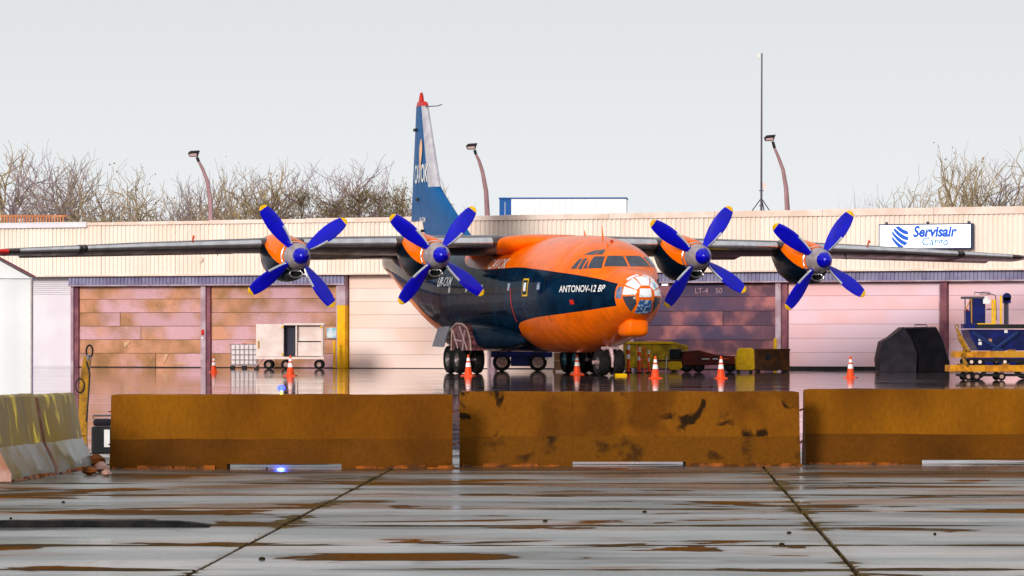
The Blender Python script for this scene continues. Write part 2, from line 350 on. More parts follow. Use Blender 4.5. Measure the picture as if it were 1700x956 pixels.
# weeds in the joints
tuft = MB()
def blade(mb, p, h, wd):
    an = random.uniform(0, 6.28); dx, dy = math.cos(an) * wd, math.sin(an) * wd; lx, ly = random.uniform(-.5, .5) * h, random.uniform(-.5, .5) * h
    mb.add([(p[0] - dx, p[1] - dy, p[2]), (p[0] + dx, p[1] + dy, p[2]), (p[0] + lx, p[1] + ly, p[2] + h)], [(0, 1, 2)])
for i in (0, 1):
    for k in range(1500):
        y = random.uniform(22, 43.3); dens = math.sin(y * 3.1 + i) + math.sin(y * 1.3 + 2 * i)
        if dens < random.uniform(-.1, 2.6): continue
        x = sk(c0 + i * SW, y) + random.gauss(0, .018); blade(tuft, (x, y, -.05), random.uniform(.035, .062), .012)
tuft.build('joint_weeds', 'grass')['kind'] = 'stuff'
for px, py in ((443, 778), (1552, 888), (1070, 851), (105, 835), (18, 862), (435, 929), (1298, 905), (1310, 886), (905, 866)):
    Y = CH * F / (py - HZ)
    b = MB(); b.lathe([(.001, .03), (.02, .025), (.03, .012), (.026, 0), (.001, 0)], 6, axis='z')
    o = b.build('pebble', 'soil', None, loc=(gx(px, Y), Y, 0))
    o.scale = (random.uniform(.35, .8), random.uniform(.4, .6), .6)
    tag(o, {443: 'dark stone close in front of the plain brown barrier', 1552: 'dark stone on the brown-stained slab at the right', 1070: 'dark stone in the middle of the central slab, farthest back', 105: 'dark stone below the yellow-dripped barrier', 18: 'dark stone just above the black rubber strip', 435: 'dark stone at the bottom, left of the slanting joint', 1298: 'dark stone left of the right joint, near the bottom', 1310: 'small dark stone beside another, left of the right joint', 905: 'dark stone on the left half of the central slab'}[px], 'stone', 'stones scattered on the wet slabs')

Ys = CH * F / (874 - HZ); xe = gx(348, Ys); b = MB(); rr = []
for k in range(30):
    x = xe - k * .12; ta_ = min(1, .35 + k * .3); yo = .004 * math.sin(k * .9); hh = (.045 + .003 * math.sin(k * 1.7)) * ta_
    rr.append([(x, Ys - .11 + yo, .003), (x, Ys - .085 + yo, hh), (x, Ys + .085 + yo, hh), (x, Ys + .11 + yo, .003)])
b.loft(rr); tag(b.build('rubber_strip', 'rubber'), 'long black rubber strip lying flat across the slabs at the lower left', 'rubber strip')
# ------------------------------------------------------------------ concrete barriers
def prof(h, w0=.3, w1=.17, w2=.09):
    return [(-w0, 0), (-w0, .07), (-w1, h * .40), (-w2, h - .02), (-w2 + .02, h), (w2 - .02, h), (w2, h - .02), (w1, h * .40), (w0, .07), (w0, 0)]
def barrier(label, loc, rz, L, h, mats, slot=(-.6, .6), seed=1):
    rnd = random.Random(seed)
    t = thing('concrete_barrier', label, 'barrier', loc, rz, 'concrete barriers across the foreground')
    P = prof(h); b = MB()
    zb = lambda x: .05 if slot and slot[0] < x < slot[1] else 0
    xs = sorted(set([-L / 2, -L / 2 + .05] + [L / 2 - .05, L / 2] + [round(-L / 2 + .05 + k * (L - .1) / 14, 4) for k in range(1, 14)]))
    segs = [(-L / 2, slot[0]), (slot[0], slot[1]), (slot[1], L / 2)] if slot else [(-L / 2, L / 2)]
    for si, (s0, s1) in enumerate(segs):
        mid = (s0 + s1) / 2; zz = zb(mid)
        st = [s0] + [x for x in xs if s0 + .03 < x < s1 - .03] + [s1]
        rings = []
        for x in st:
            e = .012 if abs(abs(x) - L / 2) < .001 else 0
            q = [(x, y * (1 - e * 2) + (rnd.uniform(-.004, .004)), max(z, zz) - (e if z > h * .5 else 0) + (rnd.uniform(-.007, .005) if z > .1 else 0)) for y, z in P]
            rings.append(q)
        b.loft(rings)
    # material by height: darker toe; on the left pair toe and ends take their own tones
    bo = b.build('barrier_body', mats, t, smooth=30)
    if len(mats) > 1:
        for p in bo.data.polygons:
            if abs(p.normal.x) > .9: p.material_index = 2
            elif p.center.z < h * .41: p.material_index = 1
    d = MB()                                   # crumbled rusty spall along the lower edge
    x = -L / 2 + .03
    while x < L / 2 - .1:
        ww = rnd.uniform(.05, .3)
        if not (slot and slot[0] - .25 < x < slot[1] + .05):
            hh = rnd.uniform(.008, .04)
            d.loft([[(x + k * ww, -.3 - (.012 if k else 0), 0), (x + k * ww, -.335 + rnd.uniform(-.01, .01), 0), (x + k * ww, -.318, hh * rnd.uniform(.5, 1)), (x + k * ww, -.302, hh)] for k in (0, .5, 1)])
        x += ww * rnd.uniform(.55, .95)
    d.build('spalled_edge', 'rust', t)['kind'] = 'stuff'
    for sx in (-1, 1):                        # steel joining loops at the ends
        for z in (.25, .6):
            k = MB(); k.tube([(sx * L / 2 - sx * .01, -.04, z), (sx * (L / 2 + .025), -.03, z), (sx * (L / 2 + .03), 0, z), (sx * (L / 2 + .025), .03, z), (sx * L / 2 - sx * .01, .04, z)], .009, 5)
            k.build('joining_loop', 'rust', t)
    return t
barrier('plain brown concrete barrier left of centre, blue lamp showing above it', (-2.45, 43.93, 0), .012, 3.63, .785, ['concrete', 'concreted', 'concrete'], (-.57, .64), 1)
barrier('central brown concrete barrier pocked with dark spalled patches, in front of the aircraft', (1.27, 44.7, 0), .012, 3.68, .805, ['concretes', 'concretesd', 'concretes'], (-.62, .6), 2)
barrier('smooth brown concrete barrier at the right edge, in front of the dark cover', (5.06, 45.35, 0), .012, 3.7, .825, ['concrete', 'concreted', 'concrete'], (-.58, .75), 3)
LB = math.atan2(4.5, .42)
LBv = Vector((.42, 4.5, 0)).normalized()
pA = Vector((-5.13, 39.8, 0)) 
barrier('olive concrete barrier with bright yellow drips at the left edge, nearest the camera', tuple(pA + LBv * 1.05), LB, 2.08, .82, ['concretey', 'concretep', 'concretee'], None, 4)
barrier('short olive concrete barrier end-on behind the yellow-dripped one, beside the rubble', tuple(pA + LBv * 3.2), LB + .02, 2.1, .80, ['concretey', 'concretep', 'concretee'], None, 5)
for k, (px, py, s_) in enumerate(((160, 768, .13), (168, 776, .1), (148, 780, .08), (176, 782, .06))):
    Y = CH * F / (py + 8 - HZ) - .1
    b = MB(); rings = []
    for q in range(4):
        rr = (.3, 1, .85, .25)[q]; rings.append([(math.cos(a_ * 1.05) * s_ * rr * random.uniform(.7, 1.1), math.sin(a_ * 1.05) * s_ * rr * random.uniform(.7, 1.1), q * s_ * .38) for a_ in range(6)])
    b.loft(rings); o = b.build('rubble_chunk', ['rust', 'concretee'][k % 2], None, loc=(gx(px, Y), Y, 0))
    tag(o, ('largest orange lump of broken concrete in the gap between barriers', 'pale concrete lump at the corner of the long brown barrier', 'orange lump leaning on the short barrier end', 'small pale crumb touching the long brown barrier', 'orange crumb below the yellow-dripped barrier', 'pale crumb in front of the rubble heap')[k], 'rubble', 'broken concrete at the barrier ends')
# machine seen in the gap behind the left barriers
t = thing('small_generator', 'black machine with a pale label standing in the gap between left barriers', 'generator', (gx(172, 47.5), 47.5, 0), .1)
MB().box(-.14, .3, -.2, .3, .05, .36).build('engine_block', 'black', t, bevel=.02)
MB().box(-.12, .1, -.16, .2, .37, .45).build('fuel_tank', 'tarp2', t, bevel=.03)
MB().box(.005, .07, -.215, -.203, .13, .33).build('label_plate', 'white', t)
b = MB(); b.tube([(-.12, -.1, .45), (-.12, -.1, .49), (.12, -.1, .49), (.12, -.1, .45)], .012, 6); b.build('carry_handle', 'rim', t, smooth=True)
for sx in (-.1, .2): MB().box(sx, sx + .05, -.18, .25, 0, .05).build('foot', 'rubber', t)

# tow bar head standing behind the barriers
TY = 58
t = thing('tow_bar', 'yellow-brown tow bar standing upright with a dark towing eye, beside the white tent', 'tow bar', (gx(138, TY), TY, 0), 0)
zt = lambda py: CH + (HZ - py) * TY / F
b = MB(); b.loft([[(-.05 + ox, -.04, z), (.06 + ox + wd, -.04, z), (.06 + ox + wd, .04, z), (-.05 + ox, .04, z)] for ox, z, wd in ((-.02, 0, .02), (0, zt(640), .02), (.03, zt(610), .01), (.06, zt(592), 0))])
b.build('bar_body', 'umber', t, bevel=.012)
b = MB(); b.tube([(.09 + .045 * math.cos(q), 0, zt(583) + .085 * math.sin(q)) for q in [k * math.pi / 10 for k in range(21)]], .014, 8); b.build('towing_eye', 'black', t, smooth=True)
b = MB(); b.tube([(.07, 0, zt(598)), (.085, 0, zt(589))], .045, 10); b.build('eye_collar', 'doorgrey', t, smooth=True)
b = MB(); b.tube([(.05, -.05, zt(600)), (.1, -.05, zt(620)), (.085, -.05, zt(650)), (.05, -.05, .2)], .012, 6); b.build('release_cable', 'black', t, smooth=True)
b = MB(); b.tube([(-.04 + .06 * math.cos(q), -.05, zt(640) + .10 * math.sin(q)) for q in [k * math.pi / 8 for k in range(17)]], .01, 6); b.build('chain_loop', 'black', t, smooth=True)

# blue taxi lamp
BY = 62
t = thing('blue_ground_lamp', 'small glowing blue lamp on the apron just above the left barrier', 'lamp', (gx(467, BY), BY, 0))
lz = CH + (HZ - 644.5) * BY / F
MB().lathe([(.06, 0), (.06, .02), (.02, .03), (.02, lz - .05), (.035, lz - .04), (.035, lz - .02)], 10, axis='z', caps=True).build('lamp_stem', 'yellow', t, smooth=True)
MB().lathe([(.001, lz - .04), (.045, lz - .035), (.06, lz), (.045, lz + .04), (.001, lz + .055)], 12, axis='z').build('lamp_lens', 'bluelamp', t, smooth=True)

bl_ = bpy.data.lights.new('blue_lamp_glow', 'POINT'); bl_.energy = 45; bl_.color = (.04, .1, 1); bl_.shadow_soft_size = .04
blo = bpy.data.objects.new('blue_lamp_glow', bl_); C.objects.link(blo); blo.location = (gx(467, BY), BY - .12, lz)
# white tent at the left edge
TY = 62; xr = gx(53, TY); hr = CH + (HZ - 460) * TY / F
t = thing('white_tent', 'white fabric tent with a sloping roof at the left edge of the apron', 'tent', (xr, TY, 0), R(7.2))
b = MB(); n_ = 40
row0 = [(-(5.0) * k / n_, .02 * math.sin(k * 1.7) + .014 * math.sin(k * 4.1), 0) for k in range(n_ + 1)]
row1 = [(x, y * .3, hr + .0) for x, y, z in row0]
b.loft([row0, row1], close=False, caps=False); b.build('front_wall', 'tent', t, smooth=True)
b = MB(); side = [(.03 * math.sin(k * 1.3), .02 + 5.0 * k / 30, 0) for k in range(31)]
b.loft([side, [(0, y, hr) for x, y, z in side]], close=False, caps=False); b.build('side_wall', 'tent', t, smooth=True)
sl_ = .5 * (458 - 432) / 48 / .5
b = MB(); b.add([(.05, -.06, hr - .02), (.05, 5.1, hr - .02), (-2.5, 5.1, hr + 2.5 * sl_), (-2.5, -.06, hr + 2.5 * sl_), (-5.05, 5.1, hr), (-5.05, -.06, hr)], [(0, 1, 2, 3), (3, 2, 4, 5)])
b.add([(0, -.03, hr - .02), (-2.5, -.03, hr + 2.5 * sl_), (-5, -.03, hr)], [(0, 1, 2)]); b.build('roof_sheet', 'tent', t)
b = MB(); b.tube([(.05, -.08, hr), (-2.5, -.08, hr + 2.5 * sl_ + .02)], .018, 6); b.build('roof_edge_rail', 'postdark', t)
b = MB(); b.tube([(.0, .0, 0), (.0, .0, hr)], .02, 6); b.build('corner_pole', 'rim', t)

# ------------------------------------------------------------------ hangar
Wd = Vector((.9086, -.4177, 0)); W0 = Vector((-26, 186.38, 0)); WA = math.atan2(-.4177, .9086)
def wy(px): return 174.43 / (1 + 6.722e-5 * (px - 850))
def ws(px): return ((px - 850) * wy(px) / F + 26) / .9086
def wz(px, py): return CH + (HZ - py) * wy(px) / F
WL = 57.0
han = thing('hangar', 'long low hangar with cream ribbed cladding and large doors behind the aircraft', 'building', tuple(W0), WA)
MB().box(-.0, WL, .5, 22, 0, 6.34).build('wall', 'roof', han)
MB().box(-.3, WL + .3, .22, 22.4, 6.34, 6.40).build('roof', 'roof', han)
def corr(width, n, depth, z0, z1, fl=.5):
    pts = []; p = width / n
    for i in range(n):
        x = i * p; pts += [(x, 0), (x + p * fl * .8, 0), (x + p * fl, -depth), (x + p * .92, -depth)]
    pts.append((width - .002, 0))
    b = MB(); b.loft([[(x, y, z0) for x, y in pts], [(x, y, z1) for x, y in pts]], close=False, caps=False)
    return b
sheet = corr(1.25, 6, .045, 4.1, 6.3, .45).mesh('cladding_sheet', 'fascia')
for i in range(int(WL / 1.25)):
    o = link('cladding_sheet', sheet, han, (i * 1.25, -.30 + random.uniform(-.008, .008), 0))
MB().box(0, WL, -.24, .5, 4.12, 6.3).build('fascia_backing', 'roof', han)
for i in range(12):                                       # roof trim lengths
    x0 = i * 4.75; b = MB(); z = 6.4 + .0028 * x0
    b.box(x0, x0 + 4.74, -.40, .2, 6.285, 6.40 + .0040 * x0 + random.uniform(-.008, .008)); b.build('roof_trim', 'fasciatrim', han, bevel=.01)
MB().box(0, WL, -.36, -.2, 4.03, 4.1).build('fascia_drip_edge', 'fasciatrim', han)
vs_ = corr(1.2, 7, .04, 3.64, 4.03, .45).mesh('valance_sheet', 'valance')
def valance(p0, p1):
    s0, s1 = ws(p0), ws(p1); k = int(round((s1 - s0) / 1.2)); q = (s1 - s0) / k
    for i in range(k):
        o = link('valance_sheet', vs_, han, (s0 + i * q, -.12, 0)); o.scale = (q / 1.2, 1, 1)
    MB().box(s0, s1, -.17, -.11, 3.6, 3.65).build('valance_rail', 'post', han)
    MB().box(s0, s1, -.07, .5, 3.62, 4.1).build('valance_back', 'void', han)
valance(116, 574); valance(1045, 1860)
def bay(p0, p1, ztop, mname, rows, seams=0, label=None, bottom=.03):
    s0, s1 = ws(p0), ws(p1)
    d = MB().box(s0, s1, .32, .4, 0, ztop).build('garage_door', 'void', han, label=label)
    hgt = (ztop - bottom) / rows
    for r in range(rows):
        cuts = [s0]
        if seams and random.random() < .55: cuts.append(s0 + (s1 - s0) * random.choice((.33, .5, .62)))
        cuts.append(s1)
        for a_, b_ in zip(cuts[:-1], cuts[1:]):
            g = .007 if seams else .004; yo = random.uniform(-.025, .02) if seams else 0; tl = random.uniform(-.012, .012) if seams else 0
            z0 = bottom + r * hgt + g; z1 = bottom + (r + 1) * hgt - g
            b = MB(); b.add([(a_ + g, .22 + yo, z0), (b_ - g, .22 + yo, z0 + tl * .4), (b_ - g, .30, z0 + tl * .4), (a_ + g, .30, z0), (a_ + g, .22 + yo + tl, z1), (b_ - g, .22 + yo, z1), (b_ - g, .30, z1), (a_ + g, .30, z1)],
                            [(3, 2, 1, 0), (4, 5, 6, 7), (0, 1, 5, 4), (1, 2, 6, 5), (2, 3, 7, 6), (3, 0, 4, 7)])
            b.build('door_panel', mname, d, bevel=.008)
    MB().box(s0, s1, .2, .3, .0, bottom - .005).build('door_seal', 'black', d)
    return d
# white wall at the left end
d = MB().box(ws(-200), ws(118), .30, .5, 0, 4.1).build('end_wall', 'wallwhite', han, label='pale lilac end wall beside the tent')
for r in range(9):
    z = 3.25 + r * .09; MB().box(ws(-200), ws(117), .26, .296, z, z + .075).build('cladding_board', 'wallwhite', d, bevel=.006)
MB().box(ws(50), ws(117), .27, .296, .05, 3.2).build('wall_sheet', 'wallwhite', d)
dB1 = bay(128, 333, 3.62, 'doorbrown', 6, 1, 'worn brown sectional door left of the first post')
dB2 = bay(347, 558, 3.62, 'doorbrown', 6, 1, 'worn brown sectional door behind the white cargo trailer')
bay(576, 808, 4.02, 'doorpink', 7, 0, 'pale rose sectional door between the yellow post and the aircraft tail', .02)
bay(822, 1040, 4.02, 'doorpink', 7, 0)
dB5 = bay(1052, 1287, 3.62, 'doordark', 6, 1, 'dark mauve dented door right of the aircraft nose')
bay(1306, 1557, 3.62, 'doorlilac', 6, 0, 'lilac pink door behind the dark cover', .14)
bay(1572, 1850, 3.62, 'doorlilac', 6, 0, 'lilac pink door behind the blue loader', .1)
def post(p0, p1, m, z0=0, z1=3.62, y0=.0, y1=.3, nm='door_post', lab=None):
    return MB().box(ws(p0), ws(p1), y0, y1, z0, z1).build(nm, m, han, bevel=.01, label=lab)
post(117, 121.5, 'post'); post(121.7, 128, 'postdark', y0=.1)
post(333, 341, 'post'); post(341.2, 347, 'postdark', y0=.1)
post(558, 561, 'post'); post(561.3, 574.5, 'yellowpost', 0, 2.72, -.1, lab='bright yellow lower part of the post beside the rose door'); post(561.3, 574.5, 'post', 2.725, 4.1, -.08)
post(809, 821, 'post', z1=4.1); post(1041, 1051, 'post', z1=4.1)
post(1287, 1296, 'post'); post(1296.2, 1305.5, 'postdark', y0=.1)
post(1557, 1560, 'post', y0=.1); post(1560.2, 1571.5, 'postdark', y0=0)
MB().box(ws(334.5), ws(339), -.03, -.003, wz(337, 556), wz(337, 547)).build('red_notice', 'red', han)
MB().box(ws(335), ws(338), -.03, -.003, wz(337, 563), wz(337, 559)).build('white_notice', 'white', han)
# damage on door 1 & 2, office pane, lamp slit
for (x0, y0, x1, y1, x2, y2) in ((202, 568, 213, 567.5, 203, 577), (270, 588, 276, 588, 268, 605), (281, 602, 305, 603, 305, 606)):
    b = MB(); v = [(ws(x), .185, wz(x, y)) for x, y in ((x0, y0), (x1, y1), (x2, y2))]; v += [(x, .2, z) for x, y, z in v]
    b.add(v, [(0, 1, 2), (5, 4, 3), (0, 3, 4, 1), (1, 4, 5, 2), (2, 5, 3, 0)]); b.build('torn_skin', 'damage', dB1)
MB().box(ws(540), ws(558), .14, .19, wz(550, 561), wz(550, 544)).build('door_window', 'window_sky', dB2)
MB().box(ws(1097), ws(1106), .1, .19, wz(1100, 474), wz(1100, 471)).build('strip_lamp', 'signface', dB5)
M['faint'] = mat('faded_lettering', (.34, .2, .25), .6)
for tx, px in (('LT-4', 1162), ('50', 1191)):
    me = textmesh(tx, .32, .004, .005); me.materials.append(M['faint']); link('door_lettering', me, dB5, (ws(px), .175, wz(px, 483)), (R(90), 0, 0))['kind'] = 'stuff'
b = MB(); b.lathe([(.001, -.05), (.1, -.05), (.11, 0), (.11, .02)], 16, axis='y'); b.build('round_wall_vent', 'fasciatrim', han, loc=(ws(341), -.37, wz(341, 431)), smooth=True)
# illuminated sign
SGw, SGh = ws(1620) - ws(1470), wz(1545, 374) - wz(1545, 412)
sg = thing('lit_sign', 'white illuminated Servisair Cargo sign with a striped blue globe on the hangar fascia', 'sign', tuple(W0 + Wd * ws(1470) + Vector((0, 0, wz(1545, 412)))), WA)
MB().box(-.05, SGw + .05, -.66, -.38, -.05, SGh + .05).build('sign_case', 'blueframe', sg, bevel=.01)
MB().box(0, SGw, -.675, -.664, 0, SGh).build('sign_face', 'signface', sg)
me = textmesh('Servisair', .60, .003, .026, .22, .88); me.materials.append(M['signblue']); link('sign_lettering', me, sg, (SGw * .60, -.68, SGh * .69), (R(90), 0, 0), label='blue slanted Servisair lettering')
me = textmesh('Cargo', .46, .003, .008, .12); me.materials.append(M['signpale']); link('sign_lettering', me, sg, (SGw * .61, -.68, SGh * .26), (R(90), 0, 0), label='pale blue Cargo lettering')
gr = .40; gcx, gcz = SGw * .225, SGh * .5
for k in range(4):                                       # slanted globe bands
    b = MB(); top = []; bot = []
    for q in range(25):
        x = -1 + q / 12; half = math.sqrt(max(0, 1 - x * x))
        zm = .92 - k * .52 - x * .62 - .28 * (1 - x * x); wd = .25 * (1 - .35 * x * x)
        hi_ = min(half, zm + wd); lo_ = max(-half, zm - wd * .75)
        if hi_ > lo_ + .01: top.append((x, hi_)); bot.append((x, lo_))
    if len(top) > 1:
        poly = top + bot[::-1]; b.prism([(gcx + x * gr * .95, gcz + z * gr * 1.1) for x, z in poly], 'y', -.684, -.677); b.build('globe_band', 'signblue', sg)
for px in (1478, 1546, 1614): MB().box(ws(px) - ws(1470) - .02, ws(px) - ws(1470) + .02, -.55, -.3, SGh + .05, SGh + .14).build('sign_bracket', 'mast', sg)

# rooftop things
def roofz(): return 6.40
RY = 190
t = thing('roof_container', 'long white container with a blue door end standing on the hangar roof', 'container', (gx(829, RY), RY, 6.40), -.05)
cl_, ch_ = 211 * RY / F, CH + (HZ - 330) * RY / F - 6.40
MB().box(.55, cl_, 0, 2.2, 0, ch_).build('container_body', 'contwhite', t, bevel=.02)
MB().box(0, .55, .01, 2.2, 0, ch_ - .01).build('blue_end', 'contblue', t, bevel=.01)
MB().box(.25, .27, -.01, .005, .1, ch_ - .15).build('door_rod', 'white', t)
for x in (.12, .4): MB().box(x, x + .08, -.02, .005, .45, .5).build('door_handle', 'white', t)
MB().box(-.03, cl_ + .03, -.04, 2.24, ch_ + .003, ch_ + .06).build('container_top_rail', 'contblue', t)
for k in range(18): MB().box(.65 + k * (cl_ - .7) / 18, .65 + k * (cl_ - .7) / 18 + .1, -.025, -.002, .08, ch_ - .08).build('side_rib', 'contwhite', t)
RY = 189
t = thing('roof_railing', 'orange timber slatted railing on the roof at the far left edge', 'railing', (gx(-60, RY), RY + 2, 6.40), 0)
zt2 = CH + (HZ - 357) * (RY + 2) / F - 6.40; rl = gx(102, RY + 2) - gx(-60, RY + 2)
MB().box(0, rl, -.03, .03, zt2 - .08, zt2).build('top_rail', 'orangewood', t); MB().box(0, rl, -.03, .03, .02, .1).build('bottom_rail', 'orangewood', t)
sm = MB().box(0, .06, -.02, .02, .1, zt2 - .08).mesh('slat', 'orangewood')
for k in range(int(rl / .13)): link('slat', sm, t, (k * .13 + .02, 0, 0))
t = thing('roof_parapet', 'short pale grey parapet strip on the roof edge at the left', 'parapet', tuple(W0 + Vector((0, 0, 6.40))), WA)
MB().box(0, ws(152), -.46, -.405, -.19, .02).build('parapet_strip', 'wallwhite', t)
MB().box(0, ws(153), -.48, -.3, .022, .05).build('capping', 'contwhite', t)
t = thing('roof_duct', 'dark low duct lying on the hangar roof at the right', 'duct', tuple(W0 + Wd * ws(1538) + Vector((0, 0, 6.40))), WA)
b = MB(); b.tube([(0, .5, .14), (1.9, .5, .14)], .05, 8); b.build('duct_pipe', 'mast', t)
for k in range(4): MB().box(.2 + .45 * k, .25 + .45 * k, .46, .54, 0, .12).build('duct_foot', 'mast', t)
# antenna mast
AY = 178
t = thing('antenna_mast', 'tall thin antenna mast on a tripod standing on the hangar roof', 'mast', (gx(1264, AY), AY, 6.40))
ztp = CH + (HZ - 88) * AY / F - 6.40
b = MB(); b.tube([(0, 0, 0), (0, 0, 1.6), (.02, 0, ztp)], [.05, .045, .03], 8); b.build('mast_tube', 'mast', t)
for an in (200, 320, 70):
    b = MB(); b.tube([(0, 0, .95), (math.cos(R(an)) * .75, math.sin(R(an)) * .75, 0)], .025, 6); b.build('tripod_leg', 'mast', t)
MB().box(.05, .2, -.05, .05, 1.35, 1.6).build('junction_box', 'trailer', t); MB().box(-.1, .1, -.1, .1, .02, .2).build('base_box', 'lamppole', t)
MB().box(-.2, -.05, -.06, .06, ztp - .22, ztp - .02).build('sensor_box', 'white', t)
for z in (.6, 1.25): MB().box(-.1, .1, -.03, .03, z, z + .04).build('clamp', 'mast', t)
# lamp posts behind the hangar
def lamp_post(label, pb, yb, pts, hx, hy, Y=207):
    t = thing('street_lamp', label, 'lamp post', (gx(pb, Y), Y, 0), 0, 'curved lamp posts behind the hangar')
    P = [(0, 0, 0)] + [((px - pb) * Y / F, 0, CH + (HZ - py) * Y / F) for px, py in pts]
    n = len(P); b = MB(); b.tube(P, [.17] + [.15 - .085 * k / (n - 1) for k in range(1, n)], 10); b.build('pole', 'lamppole', t, smooth=True)
    e_ = Vector(P[-1]); hX, hZ = (hx - pb) * Y / F, CH + (HZ - hy) * Y / F
    b = MB(); b.tube([tuple(e_), (hX + .12, 0, hZ - .15)], .075, 8); b.build('bracket', 'black', t)
    h = MB(); h.loft([[(-.26, -.22, -.12), (.15, -.22, -.12), (.15, .22, -.12), (-.26, .22, -.12)], [(-.32, -.28, .05), (.22, -.28, .1), (.22, .28, .1), (-.32, .28, .05)], [(-.2, -.28, .16), (.26, -.28, .19), (.26, .28, .19), (-.2, .28, .16)]])
    ho = h.build('lamp_head', 'black', t, loc=(hX, 0, hZ), bevel=.02)
    MB().box(-.24, .12, -.262, -.20, -.1, .03).build('lens', 'lens', ho)
lamp_post('leftmost curved lamp post, rising behind the hangar among bare trees', 350, 362, [(350, 363), (349, 330), (344, 300), (337, 282), (330, 268)], 323, 256)
lamp_post('middle curved lamp post, between the tail fin and the roof container', 809, 356, [(809, 356), (807, 318), (801, 285), (795, 266), (790, 256)], 784, 244)
lamp_post('rightmost curved lamp post, just right of the antenna mast', 1307, 345, [(1307, 345), (1305, 312), (1300, 282), (1292, 260), (1286, 246)], 1279, 230)

# ------------------------------------------------------------------ trees
def grow(seed, H, spread=1.0, dens=1.0):
    rnd = random.Random(seed); thick = []; thin = []; tips = []
    def br(p, d, L, r, lv):
        n = 4 if lv < 3 else 3; pts = [p]; q = p.copy(); dd = d.copy()
        for k in range(n):
            dd = (dd + Vector((rnd.uniform(-1, 1), rnd.uniform(-1, 1), rnd.uniform(-.5, .9))) * (.16 + .045 * lv) + Vector((0, 0, .03))).normalized()
            q = q + dd * L / n; pts.append(q.copy())
        for k in range(n):
            ra, rb = r * (1 - .45 * k / n), r * (1 - .45 * (k + 1) / n)
            (thick if lv < 2 else thin).append((pts[k], pts[k + 1], max(ra, .016 if lv < 4 else .011), max(rb, .012 if lv < 4 else .007)))
        if lv >= 5: tips.append(pts[-1]); return
        m = [6, 5, 4, 3, 2][lv]; m = max(2, int(m * dens + rnd.random()))
        for k in range(m):
            f = (.35 + .65 * (k + 1) / m) if lv else (.45 + .55 * (k + 1) / m)
            i = min(n - 1, int(f * n)); pp = pts[i].lerp(pts[i + 1], f * n - i) if i < n else pts[n]
            ax = dd.orthogonal().normalized(); ax.rotate(Quaternion(dd, rnd.uniform(0, 6.28)))
            nd = dd.copy(); nd.rotate(Quaternion(ax, R(rnd.uniform(22, 62)) * spread)); nd.z += .06; nd.normalize()
            br(pp, nd, L * rnd.uniform(.55, .8), r * rnd.uniform(.46, .66), lv + 1)
    br(Vector((0, 0, 0)), Vector((rnd.uniform(-.1, .1), 0, 1)).normalized(), H * .38, H * .021, 0)
    return thick, thin, tips
def segmesh(segs, name, mat_, n, leaves=None, lm=None, ls=.1, s=1):
    P0 = np.array([a_[0] for a_ in segs]); P1 = np.array([a_[1] for a_ in segs]); r0 = np.array([a_[2] for a_ in segs]); r1 = np.array([a_[3] for a_ in segs])
    d = P1 - P0; d /= np.linalg.norm(d, axis=1)[:, None] + 1e-9
    h = np.where(np.abs(d[:, 2:3]) < .9, np.array([[0, 0, 1.]]), np.array([[1., 0, 0]])); u = np.cross(d, h); u /= np.linalg.norm(u, axis=1)[:, None]; v = np.cross(d, u)
    ang = np.arange(n) * 2 * math.pi / n; V = []
    for P, r in ((P0, r0), (P1, r1)):
        V.append(P[:, None, :] + (u[:, None, :] * np.cos(ang)[None, :, None] + v[:, None, :] * np.sin(ang)[None, :, None]) * r[:, None, None])
    V = np.concatenate(V, axis=1).reshape(-1, 3); N = len(segs); base = np.arange(N)[:, None] * 2 * n
    Fs = []
    for k in range(n):
        k2 = (k + 1) % n; Fs.append(np.stack([base[:, 0] + k, base[:, 0] + k2, base[:, 0] + n + k2, base[:, 0] + n + k], axis=1))
    Fc = np.concatenate(Fs).tolist(); mi = [0] * len(Fc); V = V.tolist()
    if leaves:
        for p in leaves:
            o = len(V); q = Quaternion(Vector((random.uniform(-1, 1), random.uniform(-1, 1), random.uniform(-1, 1))).normalized(), random.uniform(0, 6))
            for c in ((-.5, 0, 0), (0, -.3, 0), (.6, 0, 0), (0, .3, 0)): V.append(list(p + (q @ Vector(c)) * ls * random.uniform(.6, 1.4)))
            Fc.append([o, o + 1, o + 2, o + 3]); mi.append(1)
    me = bpy.data.meshes.new(name); me.from_pydata(V, [], Fc); me.materials.append(M[mat_])
    if leaves: me.materials.append(M[lm]); me.polygons.foreach_set('material_index', mi)
    return me
protos = []
for k, (sp, de) in enumerate(((1.05, .86), (1.2, .82), (.95, .88), (1.1, .8))):
    th, tn, tp = grow(100 + k, 11, sp, de); zt_ = max(p.z for p in tp)
    lv = [p + Vector((random.gauss(0, .12), random.gauss(0, .12), random.gauss(0, .12))) for p in random.sample(tp, len(tp) // 3)]
    protos.append((segmesh(th, 'trunk', 'bark', 5), segmesh(tn, 'crown', ['twig', 'twigwarm'][k % 2], 3), segmesh(tn, 'crown', 'twigwarm', 3, lv, 'leafdry', .16), zt_))
def tree(px, py, kind, Y, label, leafy=False, rz=0, wd=1.0):
    tk, cr, crl, zt_ = protos[kind]; s = (CH + (HZ - py) * Y / F) / zt_
    t = thing('bare_tree', label, 'tree', (gx(px, Y), Y, 0), rz, 'trees behind the hangar'); t.scale = (s * wd, s * wd, s)
    link('trunk', tk, t); link('crown', crl if leafy else cr, t)
